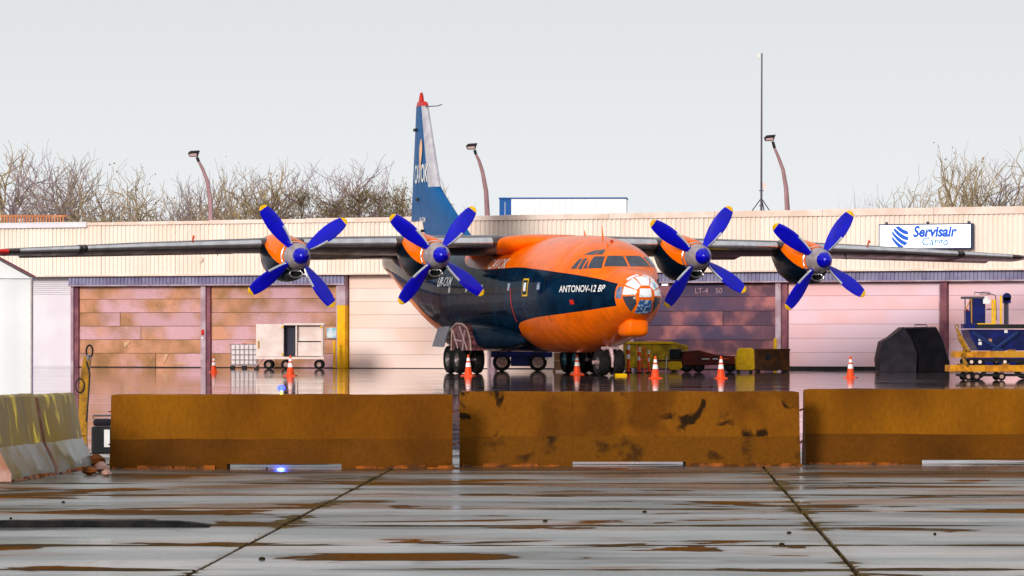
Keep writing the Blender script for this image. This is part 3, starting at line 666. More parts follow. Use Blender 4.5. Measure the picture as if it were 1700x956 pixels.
T_ = [(18, 240, 0, 'bare tree at the far left above the orange railing', 0, 1.0), (62, 236, 1, 'tall bare tree above the right end of the orange railing', 0, 1), (112, 233, 2, 'tallest bare tree of the left group with upright forks', 0, 1.1),
      (158, 250, 3, 'wide bare tree right of the tallest left tree', 0, 1), (190, 268, 1, 'lower bare tree before the one with yellow leaves', 0, .8), (232, 262, 0, 'bare tree with a few yellow leaves left, left of the first lamp post', 1, .9),
      (283, 290, 3, 'low bushy bare tree just left of the first lamp post', 0, 1), (318, 272, 2, 'bare tree directly behind the leftmost lamp post', 0, .9), (366, 284, 1, 'bare tree just right of the leftmost lamp post', 0, .9),
      (402, 262, 0, 'brownish bare tree above the outer left propeller, left side', 1, .9), (438, 258, 2, 'brownish bare tree straight above the outer left propeller', 0, 1), (482, 266, 1, 'bare tree behind the first olive shrub', 0, .9),
      (524, 285, 3, 'low bare tree between two taller ones left of the tail', 0, .8), (566, 252, 2, 'slender bare tree with a high tip, left of the tail', 0, 1), (606, 264, 0, 'round bare tree nearest left of the tail fin', 0, 1),
      (648, 292, 1, 'small bare tree half hidden behind the tail fin', 0, .9), (676, 306, 3, 'smallest bare tree directly behind the tail fin', 0, .7), (748, 298, 1, 'thin bare tree between the tail fin and the middle lamp post', 0, .55),
      (1402, 322, 3, 'very low bare tree top showing above the roof right of the mast', 0, .4), (1430, 308, 0, 'thin bare tree top above the outer right propeller', 0, .4), (1475, 322, 2, 'very small twiggy tree top above the Servisair sign', 0, .5),
      (1585, 262, 1, 'bare tree with leaning limbs above the right end of the sign', 0, .8), (1612, 234, 2, 'bare tree tipped with orange leaves at the right', 1, .8), (1652, 250, 0, 'bare tree between the orange-tipped one and the frame edge', 0, .9),
      (1694, 224, 3, 'tall dense bare tree at the right edge', 0, 1), (1745, 215, 1, 'tallest bare tree cut by the right frame edge', 0, 1)]
for k, (px, py, kd, lb, lf, wd) in enumerate(T_): tree(px, py, kd, 214 + (k * 5) % 11, lb, lf, k * 1.9, wd)
# olive evergreen shrubs
def shrub(px, py, wpx, Y, label, seed, mat_='leafolive'):
    rnd = random.Random(seed); H = CH + (HZ - py) * Y / F; W = wpx * Y / F / 2
    t = thing('evergreen_shrub', label, 'shrub', (gx(px, Y), Y, 0), 0, 'olive shrubs behind the hangar')
    b = MB(); b.tube([(0, 0, 0), (.1, 0, H * .5), (0, 0, H * .93)], [.16, .1, .02], 6)
    limbs = []
    for k in range(46):
        z = H * rnd.uniform(.45, .97); an = rnd.uniform(0, 6.28); l = W * rnd.uniform(.7, 2.0) * (1.3 - z / H) * 1.5; e_ = Vector((math.cos(an) * l, math.sin(an) * l, z + l * rnd.uniform(.1, .8)))
        b.tube([(0, 0, z), tuple(e_)], [.04, .01], 4); limbs.append((Vector((0, 0, z)), e_))
    b.build('trunk', 'bark', t)
    f = MB()
    for k in range(2600):
        a_, e_ = rnd.choice(limbs); q = a_.lerp(e_, rnd.random() ** .6) + Vector((rnd.gauss(0, .26), rnd.gauss(0, .26), rnd.gauss(0, .26)))
        d = Vector((rnd.gauss(0, .5), rnd.gauss(0, .5), rnd.uniform(.1, 1))).normalized(); l = rnd.uniform(.08, .24); s_ = d.orthogonal().normalized() * .022
        f.add([q - s_, q + s_, q + d * l], [(0, 1, 2)])
    f.build('crown', mat_, t)
for px, py, wp, lb, sd_ in ((452, 318, 60, 'olive shrub directly above the tip of the outer left propeller', 1), (500, 320, 70, 'wide olive shrub right of the outer left propeller tip', 2), (548, 325, 60, 'olive brown shrub in the middle of the shrub row', 3),
                           (596, 312, 50, 'tallest pointed olive shrub in the row', 4), (630, 322, 50, 'brown shrub left of the inner left propeller tip', 5), (668, 316, 50, 'brown pointed shrub beside the tail fin', 6)):
    shrub(px, py, wp, 207.5, lb, sd_)

# ------------------------------------------------------------------ the aircraft
YAW = R(17)
air = thing('cargo_aircraft', 'orange and navy four-engined propeller cargo aircraft parked on the wet apron', 'aircraft', (4.58, 141, 0), YAW)
def hermite(tab):
    xs = np.array([p[0] for p in tab], float); ys = np.array([p[1] for p in tab], float); ts = np.sqrt(xs)
    dl = np.diff(ys) / np.diff(ts); m = np.zeros(len(ts)); m[0] = dl[0]; m[-1] = dl[-1]
    for i in range(1, len(ts) - 1): m[i] = 0 if dl[i - 1] * dl[i] <= 0 else 2 * dl[i - 1] * dl[i] / (dl[i - 1] + dl[i])
    def f(u):
        t_ = math.sqrt(max(u, 0)); i = int(min(max(np.searchsorted(ts, t_) - 1, 0), len(ts) - 2)); h = ts[i + 1] - ts[i]; s = min(max((t_ - ts[i]) / h, 0), 1)
        return float((2 * s**3 - 3 * s**2 + 1) * ys[i] + (s**3 - 2 * s**2 + s) * h * m[i] + (-2 * s**3 + 3 * s**2) * ys[i + 1] + (s**3 - s**2) * h * m[i + 1])
    return f
fw = hermite([(0, 0), (.03, .22), (.1, .38), (.3, .6), (.6, .77), (1, .91), (2, 1.22), (3, 1.52), (4, 1.83), (5, 2.02), (6, 2.08), (18, 2.08), (21, 2.0), (24, 1.78), (27, 1.42), (30, .95), (32, .62), (33, .4)])
ft = hermite([(0, 2.81), (.03, 3.02), (.1, 3.16), (.3, 3.36), (.6, 3.5), (1, 3.62), (1.5, 3.72), (1.8, 3.79), (2.1, 3.98), (2.4, 4.2), (2.8, 4.42), (3.4, 4.62), (4.2, 4.8), (5.2, 4.93), (7, 5.0), (20, 5.0), (27, 5.0), (33, 4.85)])
fb = hermite([(0, 2.79), (.03, 2.6), (.1, 2.43), (.3, 2.2), (.6, 2.03), (1, 1.88), (1.5, 1.71), (2, 1.55), (3, 1.26), (4, 1.06), (5, .92), (7, .8), (17.5, .8), (19, .92), (21, 1.28), (23, 1.75), (25, 2.3), (27, 2.85), (29, 3.35), (31, 3.75), (33, 4.1)])
fnt = hermite([(0, 2), (1, 2.05), (1.7, 2.4), (2.3, 2.9), (3, 2.6), (4.5, 2.15), (6, 2), (33, 2)])
fnb = hermite([(0, 2), (16, 2), (21, 2.5), (27, 2.5), (33, 2)])
def inside(u, v, z):
    if u <= 0 or u >= 33: return False
    W_, T, B = fw(u), ft(u), fb(u); zc = (T + B) / 2; h = (T - B) / 2; n = fnt(u) if z > zc else fnb(u)
    return (abs(v) / W_) ** n + (abs(z - zc) / h) ** n < 1
def surf(o, d, off=.01):                    # leave the hull along d from o; local axes x = port, y = aft
    o = Vector(o); d = Vector(d).normalized(); t0 = 0; t1 = .02
    while inside((o + d * t1).y, (o + d * t1).x, (o + d * t1).z) and t1 < 8: t0 = t1; t1 += .05
    for _ in range(14):
        tm = (t0 + t1) / 2; p = o + d * tm
        if inside(p.y, p.x, p.z): t0 = tm
        else: t1 = tm
    return o + d * (t1 + off)
US = [0.0005, .004, .012, .03, .06, .1, .15, .22, .3, .4, .5, .6, .72, .85] + [1 + .1 * k for k in range(31)] + [4 + .25 * k for k in range(13)] + [7.5 + .75 * k for k in range(14)] + [18 + .5 * k for k in range(31)]
US = [u for u in US if u < 33] + [32.98]
NT = 64; rings = []
for u in US:
    W_, T, B = fw(u), ft(u), fb(u); zc = (T + B) / 2; h = (T - B) / 2; ring = []
    for k in range(NT):
        th = 2 * math.pi * k / NT; c, s_ = math.cos(th), math.sin(th); n = fnt(u) if s_ > 0 else fnb(u)
        ring.append((W_ * math.copysign(abs(c) ** (2 / n), c), u, zc + h * math.copysign(abs(s_) ** (2 / n), s_)))
    rings.append(ring)
# livery: two boundary curves along the hull decide orange or navy paint
liv = bpy.data.materials.new('hull_livery'); liv.use_nodes = True; n = liv.node_tree; L = n.links.new; pb = n.nodes['Principled BSDF']
tcn = n.nodes.new('ShaderNodeTexCoord'); sp = n.nodes.new('ShaderNodeSeparateXYZ'); L(tcn.outputs['Object'], sp.inputs[0])
def mth(op, a_, b_=None):
    x = n.nodes.new('ShaderNodeMath'); x.operation = op
    for i, q in enumerate((a_, b_)):
        if q is None: continue
        if isinstance(q, (int, float)): x.inputs[i].default_value = q
        else: L(q, x.inputs[i])
    return x.outputs[0]
def curve(pts):
    fc = n.nodes.new('ShaderNodeFloatCurve'); cm = fc.mapping; cv = cm.curves[0]
    pts = [(u / 34, z / 6) for u, z in pts]
    cv.points[0].location = pts[0]; cv.points[1].location = pts[-1]
    for p in pts[1:-1]: cv.points.new(*p)
    for p in cv.points: p.handle_type = 'AUTO_CLAMPED'
    cm.update(); L(mth('DIVIDE', sp.outputs['Y'], 34.0), fc.inputs['Value']); return mth('MULTIPLY', fc.outputs[0], 6.0)
zu = curve([(0, 3.15), (.8, 3.2), (2.2, 3.42), (4.1, 3.62), (7, 3.8), (9.4, 3.88), (12.5, 3.86), (14, 3.9), (16, 4.1), (18, 5.0), (19, 5.4), (34, 5.6)])
zl = curve([(0, 2.5), (.8, 2.43), (4, 2.18), (8, 1.95), (8.9, 1.83), (9.3, 1.6), (9.6, 1.2), (9.8, .6), (10.2, .1), (15.8, .1), (17, 1.0), (18.5, 1.6), (21, 2.2), (24, 3.0), (27, 3.6), (34, 4.5)])
navy = mth('MULTIPLY', mth('MULTIPLY', mth('LESS_THAN', sp.outputs['Z'], zu), mth('GREATER_THAN', sp.outputs['Z'], zl)), mth('GREATER_THAN', sp.outputs['Y'], .82))
def nz(s, d):
    x = n.nodes.new('ShaderNodeTexNoise'); x.inputs['Scale'].default_value = s; x.inputs['Detail'].default_value = d; L(tcn.outputs['Object'], x.inputs['Vector']); return x.outputs[0]
def rp(src, c0_, c1_, lo=.35, hi=.65):
    r = n.nodes.new('ShaderNodeValToRGB'); r.color_ramp.elements[0].position = lo; r.color_ramp.elements[1].position = hi
    r.color_ramp.elements[0].color = (*c0_, 1); r.color_ramp.elements[1].color = (*c1_, 1); L(src, r.inputs[0]); return r.outputs[0]
mx = n.nodes.new('ShaderNodeMix'); mx.data_type = 'RGBA'; L(navy, mx.inputs[0])
L(rp(nz(1.1, 5), (.96, .165, .0005), (.86, .135, .0005)), mx.inputs[6]); L(rp(nz(1.5, 4), (.001, .009, .024), (.002, .02, .052)), mx.inputs[7]); 
seam = mth('LESS_THAN', mth('MODULO', sp.outputs['Y'], 1.45), .045)
grime = mth('MULTIPLY', rp(nz(2.6, 8), (1, 1, 1), (.74, .74, .74), .45, .75), mth('SUBTRACT', 1.0, mth('MULTIPLY', seam, .22)))
mg = n.nodes.new('ShaderNodeMix'); mg.data_type = 'RGBA'; mg.blend_type = 'MULTIPLY'; mg.inputs[0].default_value = 1
L(mx.outputs[2], mg.inputs[6]); L(grime, mg.inputs[7]); L(mg.outputs[2], pb.inputs['Base Color'])
mr = n.nodes.new('ShaderNodeMapRange'); ms = n.nodes.new('ShaderNodeMapRange'); ms.inputs[3].default_value = .2; ms.inputs[4].default_value = .016; L(navy, ms.inputs[0]); L(ms.outputs[0], pb.inputs['Specular IOR Level'])
mr.inputs[3].default_value = .24; mr.inputs[4].default_value = .09; L(navy, mr.inputs[0]); L(mr.outputs[0], pb.inputs['Roughness'])
pb.inputs['Coat Weight'].default_value = 0; pb.inputs['Specular IOR Level'].default_value = .016; pb.inputs['Coat Roughness'].default_value = .08
bp = n.nodes.new('ShaderNodeBump'); bp.inputs['Strength'].default_value = .4; bp.inputs['Distance'].default_value = .03; L(nz(1.1, 3), bp.inputs['Height']); L(bp.outputs[0], pb.inputs['Normal'])
M['livery'] = liv
b = MB(); b.loft(rings); fus = b.build('fuselage', 'livery', air, smooth=60)

def patch(name, mat_, par, org, corners, n=6, thick=.012, off=.006, label=None):
    """a pane that follows the hull: corners are directions from org (4), filled bilinearly"""
    c = [Vector(q) for q in corners]; out = []; inn = []
    for i in range(n + 1):
        for j in range(n + 1):
            s, t_ = i / n, j / n
            d = (c[0] * (1 - s) * (1 - t_) + c[1] * s * (1 - t_) + c[2] * s * t_ + c[3] * (1 - s) * t_)
            p = surf(org, d, off); out.append(p)
    b = MB(); fs = []
    m_ = n + 1
    for i in range(n):
        for j in range(n): fs.append((i * m_ + j, (i + 1) * m_ + j, (i + 1) * m_ + j + 1, i * m_ + j + 1))
    rim_ = [i * m_ for i in range(n)] + [n * m_ + j for j in range(n)] + [i * m_ + n for i in range(n, 0, -1)] + [j for j in range(n, 0, -1)]
    vs = list(out); base = len(vs); O = Vector(org)
    for k in rim_: vs.append(vs[k] + (O - vs[k]).normalized() * (thick + off + .01))
    for k in range(len(rim_)): k2 = (k + 1) % len(rim_); fs.append((rim_[k], base + k, base + k2, rim_[k2]))
    b.add([tuple(v) for v in vs], fs); return b.build(name, mat_, par, smooth=50, label=label)
# cockpit: horizontal ring of panes at z 3.8 - 4.2
CO = Vector((0, 3.3, 3.6))
def cdir(phi, z):                           # direction from the cockpit centre to the hull at azimuth phi (0 = ahead, + = starboard) and height z
    o = Vector((0, 3.3, z)); d = Vector((-math.sin(R(phi)), -math.cos(R(phi)), 0)); return surf(o, d, 0) - CO
panes = [(-66, -40, 3.80, 4.14), (-37, -2.5, 3.80, 4.18), (0.5, 34, 3.80, 4.18), (36.5, 60, 3.74, 4.16)]
for p0, p1, z0, z1 in panes:
    patch('cockpit_window', 'glassdark', fus, CO, [cdir(p0, z0), cdir(p1, z0), cdir(p1 - 1, z1), cdir(p0 + 1, z1)])
patch('cockpit_window', 'glassdark', fus, CO, [cdir(61.5, 3.74), cdir(70, 3.74), cdir(66.5, 4.02), cdir(65, 4.05)])
patch('cockpit_window', 'glassdark', fus, CO, [cdir(73, 3.72), cdir(83, 3.72), cdir(79, 4.1), cdir(70, 4.1)])
patch('cockpit_window', 'glassdark', fus, CO, [cdir(86, 3.74), cdir(98, 3.74), cdir(91, 4.08), cdir(82.5, 4.1)])
patch('cockpit_window', 'glassdark', fus, CO, [cdir(44, 4.23), cdir(60, 4.22), cdir(60, 4.40), cdir(48, 4.41)])
patch('cockpit_window', 'glassdark', fus, CO, [cdir(62, 4.22), cdir(88, 4.22), cdir(74, 4.38), cdir(62, 4.40)])
# glazed nose
NO = Vector((0, 1.05, 2.80))
def nd(al, az):                             # al off the nose axis, az around it (0 = up, 90 = starboard)
    return Vector((-math.sin(R(al)) * math.sin(R(az)), -math.cos(R(al)), math.sin(R(al)) * math.cos(R(az))))
for az0, az1 in ((-24, 22), (26, 60), (64, 90), (-64, -28), (-94, -68)):
    patch('nose_window', 'glasssky', fus, NO, [nd(20, az0), nd(20, az1), nd(49, az1 - 1), nd(49, az0 + 1)], 7)
patch('nose_window', 'glasssky', fus, NO, [nd(16.5, 42), nd(13, 108), nd(13, -108), nd(16.5, -42)], 8)
patch('nose_window', 'glassdark', fus, NO, [nd(20, 95), nd(24, 134), nd(48, 146), nd(49, 94)], 7)
patch('nose_window', 'glassdark', fus, NO, [nd(24, -134), nd(20, -99), nd(49, -98), nd(48, -146)], 7)
patch('aiming_window', 'glassblue', fus, NO, [nd(15, 128), nd(15, 232), nd(44, 205), nd(44, 155)], 8, off=.03)
patch('nose_window', 'glasssky', fus, NO, [nd(52.5, 5), nd(52.5, 44), nd(60, 42), nd(61, 6)], 6)
patch('nose_window', 'glasssky', fus, NO, [nd(52.5, -44), nd(52.5, -5), nd(61, -6), nd(60, -42)], 6)
patch('nose_window', 'glasspale', fus, NO, [nd(53, 66), nd(53, 100), nd(71, 97), nd(69, 71)], 6)
patch('nose_window', 'glassdark', fus, NO, [nd(53, -100), nd(53, -66), nd(69, -71), nd(71, -97)], 6)
# chin radome
b = MB(); rr = []
for k, (y, w_, zt_, zb_) in enumerate(((.74, .2, 1.86, 1.58), (.76, .32, 1.93, 1.48), (.86, .38, 2.0, 1.40), (1.1, .41, 2.0, 1.36), (1.7, .41, 1.9, 1.36), (2.1, .3, 1.7, 1.42), (2.3, .12, 1.6, 1.5))):
    zc = (zt_ + zb_) / 2; h = (zt_ - zb_) / 2; rr.append([(w_ * math.copysign(abs(math.cos(t_)) ** .55, math.cos(t_)), y, zc + h * math.copysign(abs(math.sin(t_)) ** .55, math.sin(t_))) for t_ in [2 * math.pi * q / 28 for q in range(28)]])
b.loft(rr); b.build('chin_radome', 'orange', air, smooth=55)
# side doors and ports (starboard)
def sidequad(name, m_, u0, u1, z0, z1, n=5, off=.012, side=-1, label=None):
    um, zm = (u0 + u1) / 2, (z0 + z1) / 2; O = (0, um, zm)
    return patch(name, m_, fus, O, [surf((0, u, z), (side, 0, 0), 0) - Vector(O) for u, z in ((u0, z0), (u1, z0), (u1, z1), (u0, z1))], n, off=off, label=label)
sidequad('escape_hatch_frame', 'yellow', 7.0, 7.62, 2.82, 3.45); sidequad('escape_hatch', 'navy', 7.06, 7.56, 2.88, 3.39, off=.02); sidequad('hatch_window', 'glasssky', 7.15, 7.42, 3.0, 3.3, off=.032)
for u in (5.6, 9.2, 12.6, 14.6, 16.9): sidequad('cabin_window', 'glasspale', u, u + .26, 3.04, 3.30)
sidequad('door_seam', 'red', 9.02, 9.07, 1.9, 3.1); sidequad('door_seam', 'black', 5.15, 5.17, 1.9, 3.5)
sidequad('warning_mark', 'red', 3.2, 3.42, 2.5, 2.66); 
def hulltext(body, size, u, z, sx=1, sh=0, side=-1, rise=0, m_='decal', par=None):
    me = textmesh(body, size, 0, .004, sh, sx, 2)
    for v in me.vertices:                   # starboard lettering reads tail to nose from the left
        uu = u - v.co.x; zz = z + v.co.y + rise * v.co.x; p = surf((0, uu, zz), (side, 0, 0), .014); v.co = p
    me.materials.append(M[m_]); return link('hull_lettering', me, fus)
hulltext('ANTONOV-12 BP', .33, 2.72, 3.03, 1.0, .15)
hulltext('CAVOK', .5, 11.7, 4.03, 1.3, .2)
hulltext('UR-CKM', .5, 17.9, 3.45, 1.0, .25)
# roof aerials
for u, v, h in ((4.6, 0, .45), (2.95, -.35, .3), (7.5, .3, .16), (6.6, 0, .2)):
    z = ft(u) - .03 - abs(v) * .2; b = MB(); b.loft([[(v - .012, u, z), (v + .012, u, z), (v + .012, u + .14, z), (v - .012, u + .14, z)], [(v - .006, u + .18, z + h), (v + .006, u + .18, z + h), (v + .006, u + .24, z + h), (v - .006, u + .24, z + h)]])
    b.build('blade_aerial', 'orange', air)
b = MB(); b.lathe([(.06, 0), (.05, .05), (.001, .09)], 10, axis='z'); b.build('roof_beacon', 'red', air, loc=(0, 3.7, ft(3.7)), smooth=True)

# wing
def af(x): return 5 * (.2969 * math.sqrt(x) - .126 * x - .3516 * x * x + .2843 * x**3 - .1036 * x**4)
XS = [0, .004, .015, .035, .07, .12, .2, .3, .42, .55, .7, .85, 1]
def wsec(v, le, ch, tk, z, inc, a0=0, a1=1, grow_=0):
    xs = [x for x in XS if a0 <= x <= a1]; up = []; lo = []
    for x in xs:
        t_ = af(x) * tk * ch + grow_; y = le + x * ch; zz = z - math.sin(inc) * x * ch
        up.append((v, y - (grow_ if x == 0 else 0), zz + t_ * 1.05)); lo.append((v, y - (grow_ if x == 0 else 0), zz - t_ * .95))
    return up[::-1] + lo[1:] if a0 == 0 else up[::-1] + lo
WST = [(0, 11.0, 5.3, .135, 4.82), (2, 11.0, 5.2, .135, 4.82), (5, 11.15, 4.9, .135, 4.8), (10, 11.55, 4.1, .13, 4.76), (15, 12.2, 3.1, .125, 4.62), (19.7, 12.8, 2.15, .115, 4.44)]
def wint(v):
    for a_, b_ in zip(WST[:-1], WST[1:]):
        if v <= b_[0] + 1e-6: f = (v - a_[0]) / (b_[0] - a_[0]); return tuple(a_[i] * (1 - f) + b_[i] * f for i in range(5))
    return WST[-1]
for sgn in (-1, 1):
    b = MB(); b.loft([wsec(sgn * s[0], s[1], s[2], s[3], s[4], R(3.2)) for s in WST])
    wng = b.build('wing', 'wing', air, smooth=35)
    for (v0, v1) in ((2.15, 4.25), (5.75, 9.15), (10.7, 16.9), (17.2, 19.3)):
        vs = [v0 + (v1 - v0) * k / 4 for k in range(5)]
        b = MB(); rr = []
        for v in vs:
            s = wint(v); r_ = wsec(sgn * v, s[1], s[2], s[3], s[4], R(3.2), 0, .036, .006); rr.append(r_)
        b.loft(rr, close=False, caps=False); b.build('leading_edge', 'silver', wng, smooth=60)
    for v0 in (16.92, 17.08):
        s = wint(v0); b = MB(); b.loft([wsec(sgn * v, s[1], s[2], s[3], s[4], R(3.2), 0, 1, .01) for v in (v0, v0 + .07)]); b.build('dark_band', 'black', wng)
    s = wint(19.7); b = MB(); b.loft([wsec(sgn * 19.7, s[1], s[2], s[3], s[4], R(3.2)), wsec(sgn * 20.0, s[1] + .2, 1.8, .1, s[4], R(3.2)), wsec(sgn * 20.22, s[1] + .6, 1.1, .06, s[4], R(3.2))]); b.build('wing_tip', 'red' if sgn < 0 else 'wing', wng, smooth=50)
    # flap and aileron edges below the wing
    for v0, v1 in ((2.6, 4.0), (5.9, 9.0), (11, 19)):
        b = MB(); rr = []
        for v in (v0, v1):
            s = wint(v); y = s[1] + s[2] * .74; z = s[4] - math.sin(R(3.2)) * s[2] * .74; c = s[2] * .28
            rr.append([(sgn * v, y, z - .08), (sgn * v, y + c * .3, z + .02), (sgn * v, y + c, z - c * (.22 if v < 10 else .08)), (sgn * v, y + c * .4, z - .15)])
        b.loft(rr); b.build('flap', 'wing', wng, smooth=30)
    b = MB(); z = wint(12.2); b.loft([[(sgn * 12.2 - .01, z[1] + .5, z[4] - .1), (sgn * 12.2 + .01, z[1] + .5, z[4] - .1), (sgn * 12.2 + .01, z[1] + .7, z[4] - .1), (sgn * 12.2 - .01, z[1] + .7, z[4] - .1)], [(sgn * 12.2 - .005, z[1] + .3, z[4] - .42), (sgn * 12.2 + .005, z[1] + .3, z[4] - .42), (sgn * 12.2 + .005, z[1] + .35, z[4] - .42), (sgn * 12.2 - .005, z[1] + .35, z[4] - .42)]]); b.build('pitot_mast', 'mast', wng)
    b = MB(); b.tube([(sgn * 13.1, 12.3, 4.8), (sgn * 13.1, 12.15, 5.02), (sgn * 13.1, 12.05, 4.95)], .03, 6); b.build('wing_lamp', 'cone', wng)
# wing root fairing
b = MB(); rr = []
for u, w_, h, z in ((9.4, .4, .1, 4.88), (10.0, 1.0, .2, 4.86), (10.5, 1.6, .3, 4.8), (11.0, 1.98, .36, 4.77), (12, 2.15, .38, 4.74), (14.5, 2.15, .36, 4.74), (16.5, 1.9, .3, 4.74), (18, 1.2, .2, 4.8), (19, .4, .1, 4.9)):
    rr.append([(w_ * math.copysign(abs(math.cos(t_)) ** (.7 if math.sin(t_) > 0 else 1.25), math.cos(t_)), u, z + h * math.copysign(abs(math.sin(t_)) ** .8, math.sin(t_)) * (1 if math.sin(t_) > 0 else 1.25)) for t_ in [2 * math.pi * q / 48 for q in range(48)]])
b.loft(rr); b.build('wing_root_fairing', 'orange', air, smooth=60)

# nacelles and propellers
def nac_livery():
    m = bpy.data.materials.new('nacelle_livery'); m.use_nodes = True; n_ = m.node_tree; b_ = n_.nodes['Principled BSDF']; L_ = n_.links.new
    t_ = n_.nodes.new('ShaderNodeTexCoord'); s_ = n_.nodes.new('ShaderNodeSeparateXYZ'); L_(t_.outputs['Object'], s_.inputs[0])
    a1 = n_.nodes.new('ShaderNodeMath'); a1.operation = 'MULTIPLY_ADD'; L_(s_.outputs['Y'], a1.inputs[0]); a1.inputs[1].default_value = .36; a1.inputs[2].default_value = -.42
    g = n_.nodes.new('ShaderNodeMath'); g.operation = 'GREATER_THAN'; L_(s_.outputs['Z'], g.inputs[0]); L_(a1.outputs[0], g.inputs[1])
    x = n_.nodes.new('ShaderNodeMix'); x.data_type = 'RGBA'; L_(g.outputs[0], x.inputs[0]); x.inputs[6].default_value = (.0012, .006, .014, 1); x.inputs[7].default_value = (.95, .16, .0005, 1)
    L_(x.outputs[2], b_.inputs['Base Color']); b_.inputs['Roughness'].default_value = .2; b_.inputs['Specular IOR Level'].default_value = .03; b_.inputs['Coat Weight'].default_value = 0; return m
M['nacelle'] = nac_livery()
nb = MB(); rr = []
for y, w_, zt_, zb_ in ((.30, .50, .50, -.50), (.34, .56, .56, -.58), (.6, .62, .62, -.72), (1.0, .67, .68, -.84), (1.6, .70, .78, -.90), (2.3, .70, .86, -.86), (3.0, .64, .88, -.66), (3.7, .5, .86, -.25), (4.3, .36, .8, .1), (5.0, .2, .72, .35), (5.8, .06, .6, .5)):
    zc = (zt_ + zb_) / 2; h = (zt_ - zb_) / 2; rr.append([(w_ * math.copysign(abs(math.cos(t_)) ** .9, math.cos(t_)), y, zc + h * math.copysign(abs(math.sin(t_)) ** .9, math.sin(t_))) for t_ in [2 * math.pi * q / 36 for q in range(36)]])
nb.loft(rr); nacm = nb.mesh('nacelle', 'nacelle', 55)
ib = MB(); ib.lathe([(.50, .30), (.515, .28), (.54, .29), (.55, .31)], 32, axis='y'); lipm = ib.mesh('cowl_lip', 'silver', 60)
ib = MB()
for k in range(24):                       # chin intake: oval silver ring
    pass
ring = [[(math.cos(t_) * rx, y, -.62 + math.sin(t_) * rz_) for t_ in [2 * math.pi * q / 24 for q in range(24)]] for y, rx, rz_ in ((.55, .27, .17), (.2, .27, .17), (.15, .245, .15), (.17, .215, .12), (.3, .2, .11))]
ib.loft(ring, caps=False); scm = ib.mesh('chin_intake', 'silver', 60)
iv = MB(); iv.add([(math.cos(t_) * .21, .29, -.62 + math.sin(t_) * .12) for t_ in [2 * math.pi * q / 24 for q in range(24)]], [tuple(range(24))]); ivm = iv.mesh('intake_mouth', 'void')
ib = MB(); rr = []
for y, rx, rz_, z in ((.2, .275, .175, -.62), (.5, .3, .22, -.63), (1.0, .32, .26, -.62), (1.6, .25, .2, -.6)):
    rr.append([(math.cos(t_) * rx, y, z + math.sin(t_) * rz_) for t_ in [2 * math.pi * q / 24 for q in range(24)]])
ib.loft(rr, caps=False); ihm = ib.mesh('intake_housing', 'black', 60)
spb = MB(); spb.lathe([(.46, .26), (.47, .1), (.45, -.12), (.39, -.32), (.33, -.46), (.30, -.5)], 32, axis='y', mi=0)
spb.lathe([(.30, -.5), (.295, -.53), (.25, -.66), (.17, -.78), (.08, -.85), (.001, -.87)], 32, axis='y', mi=1)
spb.lathe([(.46, .26), (.3, .3), (.001, .3)], 32, axis='y', mi=0)
spm = spb.mesh('propeller', ['spinner', 'propblue'], 50)
ex = MB()
for k in range(24): pass
# blade along +z, leading edge -x
bl = MB(); rr = []; zs = [.36, .5, .62, .8, 1.0, 1.2, 1.45, 1.7, 1.9, 2.03, 2.1, 2.16, 2.2, 2.225]
cw = [.10, .13, .17, .215, .25, .275, .285, .265, .235, .20, .175, .14, .10, .03]
for z, c in zip(zs, cw):
    tw = R(36 - 15 * (z - .36)); th = max(.016, .085 - .03 * z) * (1 if z > .55 else 1.3); sec_ = []
    for q in range(16):
        t_ = 2 * math.pi * q / 16; x = math.cos(t_) * c; y = math.sin(t_) * th * (.6 + .4 * math.cos(t_ / 2) ** 2)
        sec_.append((x * math.cos(tw) - y * math.sin(tw), -(x * math.sin(tw) + y * math.cos(tw)) + .0, z))
    rr.append(sec_)
bl.loft(rr, mi=0)
nfr = 16
for i in range(len(rr) - 1):
    for q in range(nfr):
        if zs[i] >= 2.09: bl.m[i * nfr + q] = 1
        elif .5 <= zs[i] < 1.2 and q in (0, 1, 15): bl.m[i * nfr + q] = 2
bl.m[-1] = 1
blm = bl.mesh('blade', ['propblue', 'yellow', 'silver'], 40)
stp = MB(); stp.box(-.11, .11, -.16, -.14, .76, .775); 
for v, u, z, ang in ((-9.97, 9.2, 4.24, 36.5), (-4.97, 8.6, 4.29, 51), (4.97, 8.6, 4.3, 55.5), (9.93, 9.2, 4.2, 54.5)):
    nc = link('nacelle', nacm, air, (v, u, z)); link('cowl_lip', lipm, nc); link('intake_housing', ihm, nc); link('chin_intake', scm, nc); link('intake_mouth', ivm, nc)
    pr = link('propeller', spm, air, (v, u, z))
    for k in range(4):
        # image angle measured from right, counter-clockwise; local x is image right
        an = R(ang + 90 * k); link('blade', blm, pr, None, (0, math.pi / 2 - an, 0))
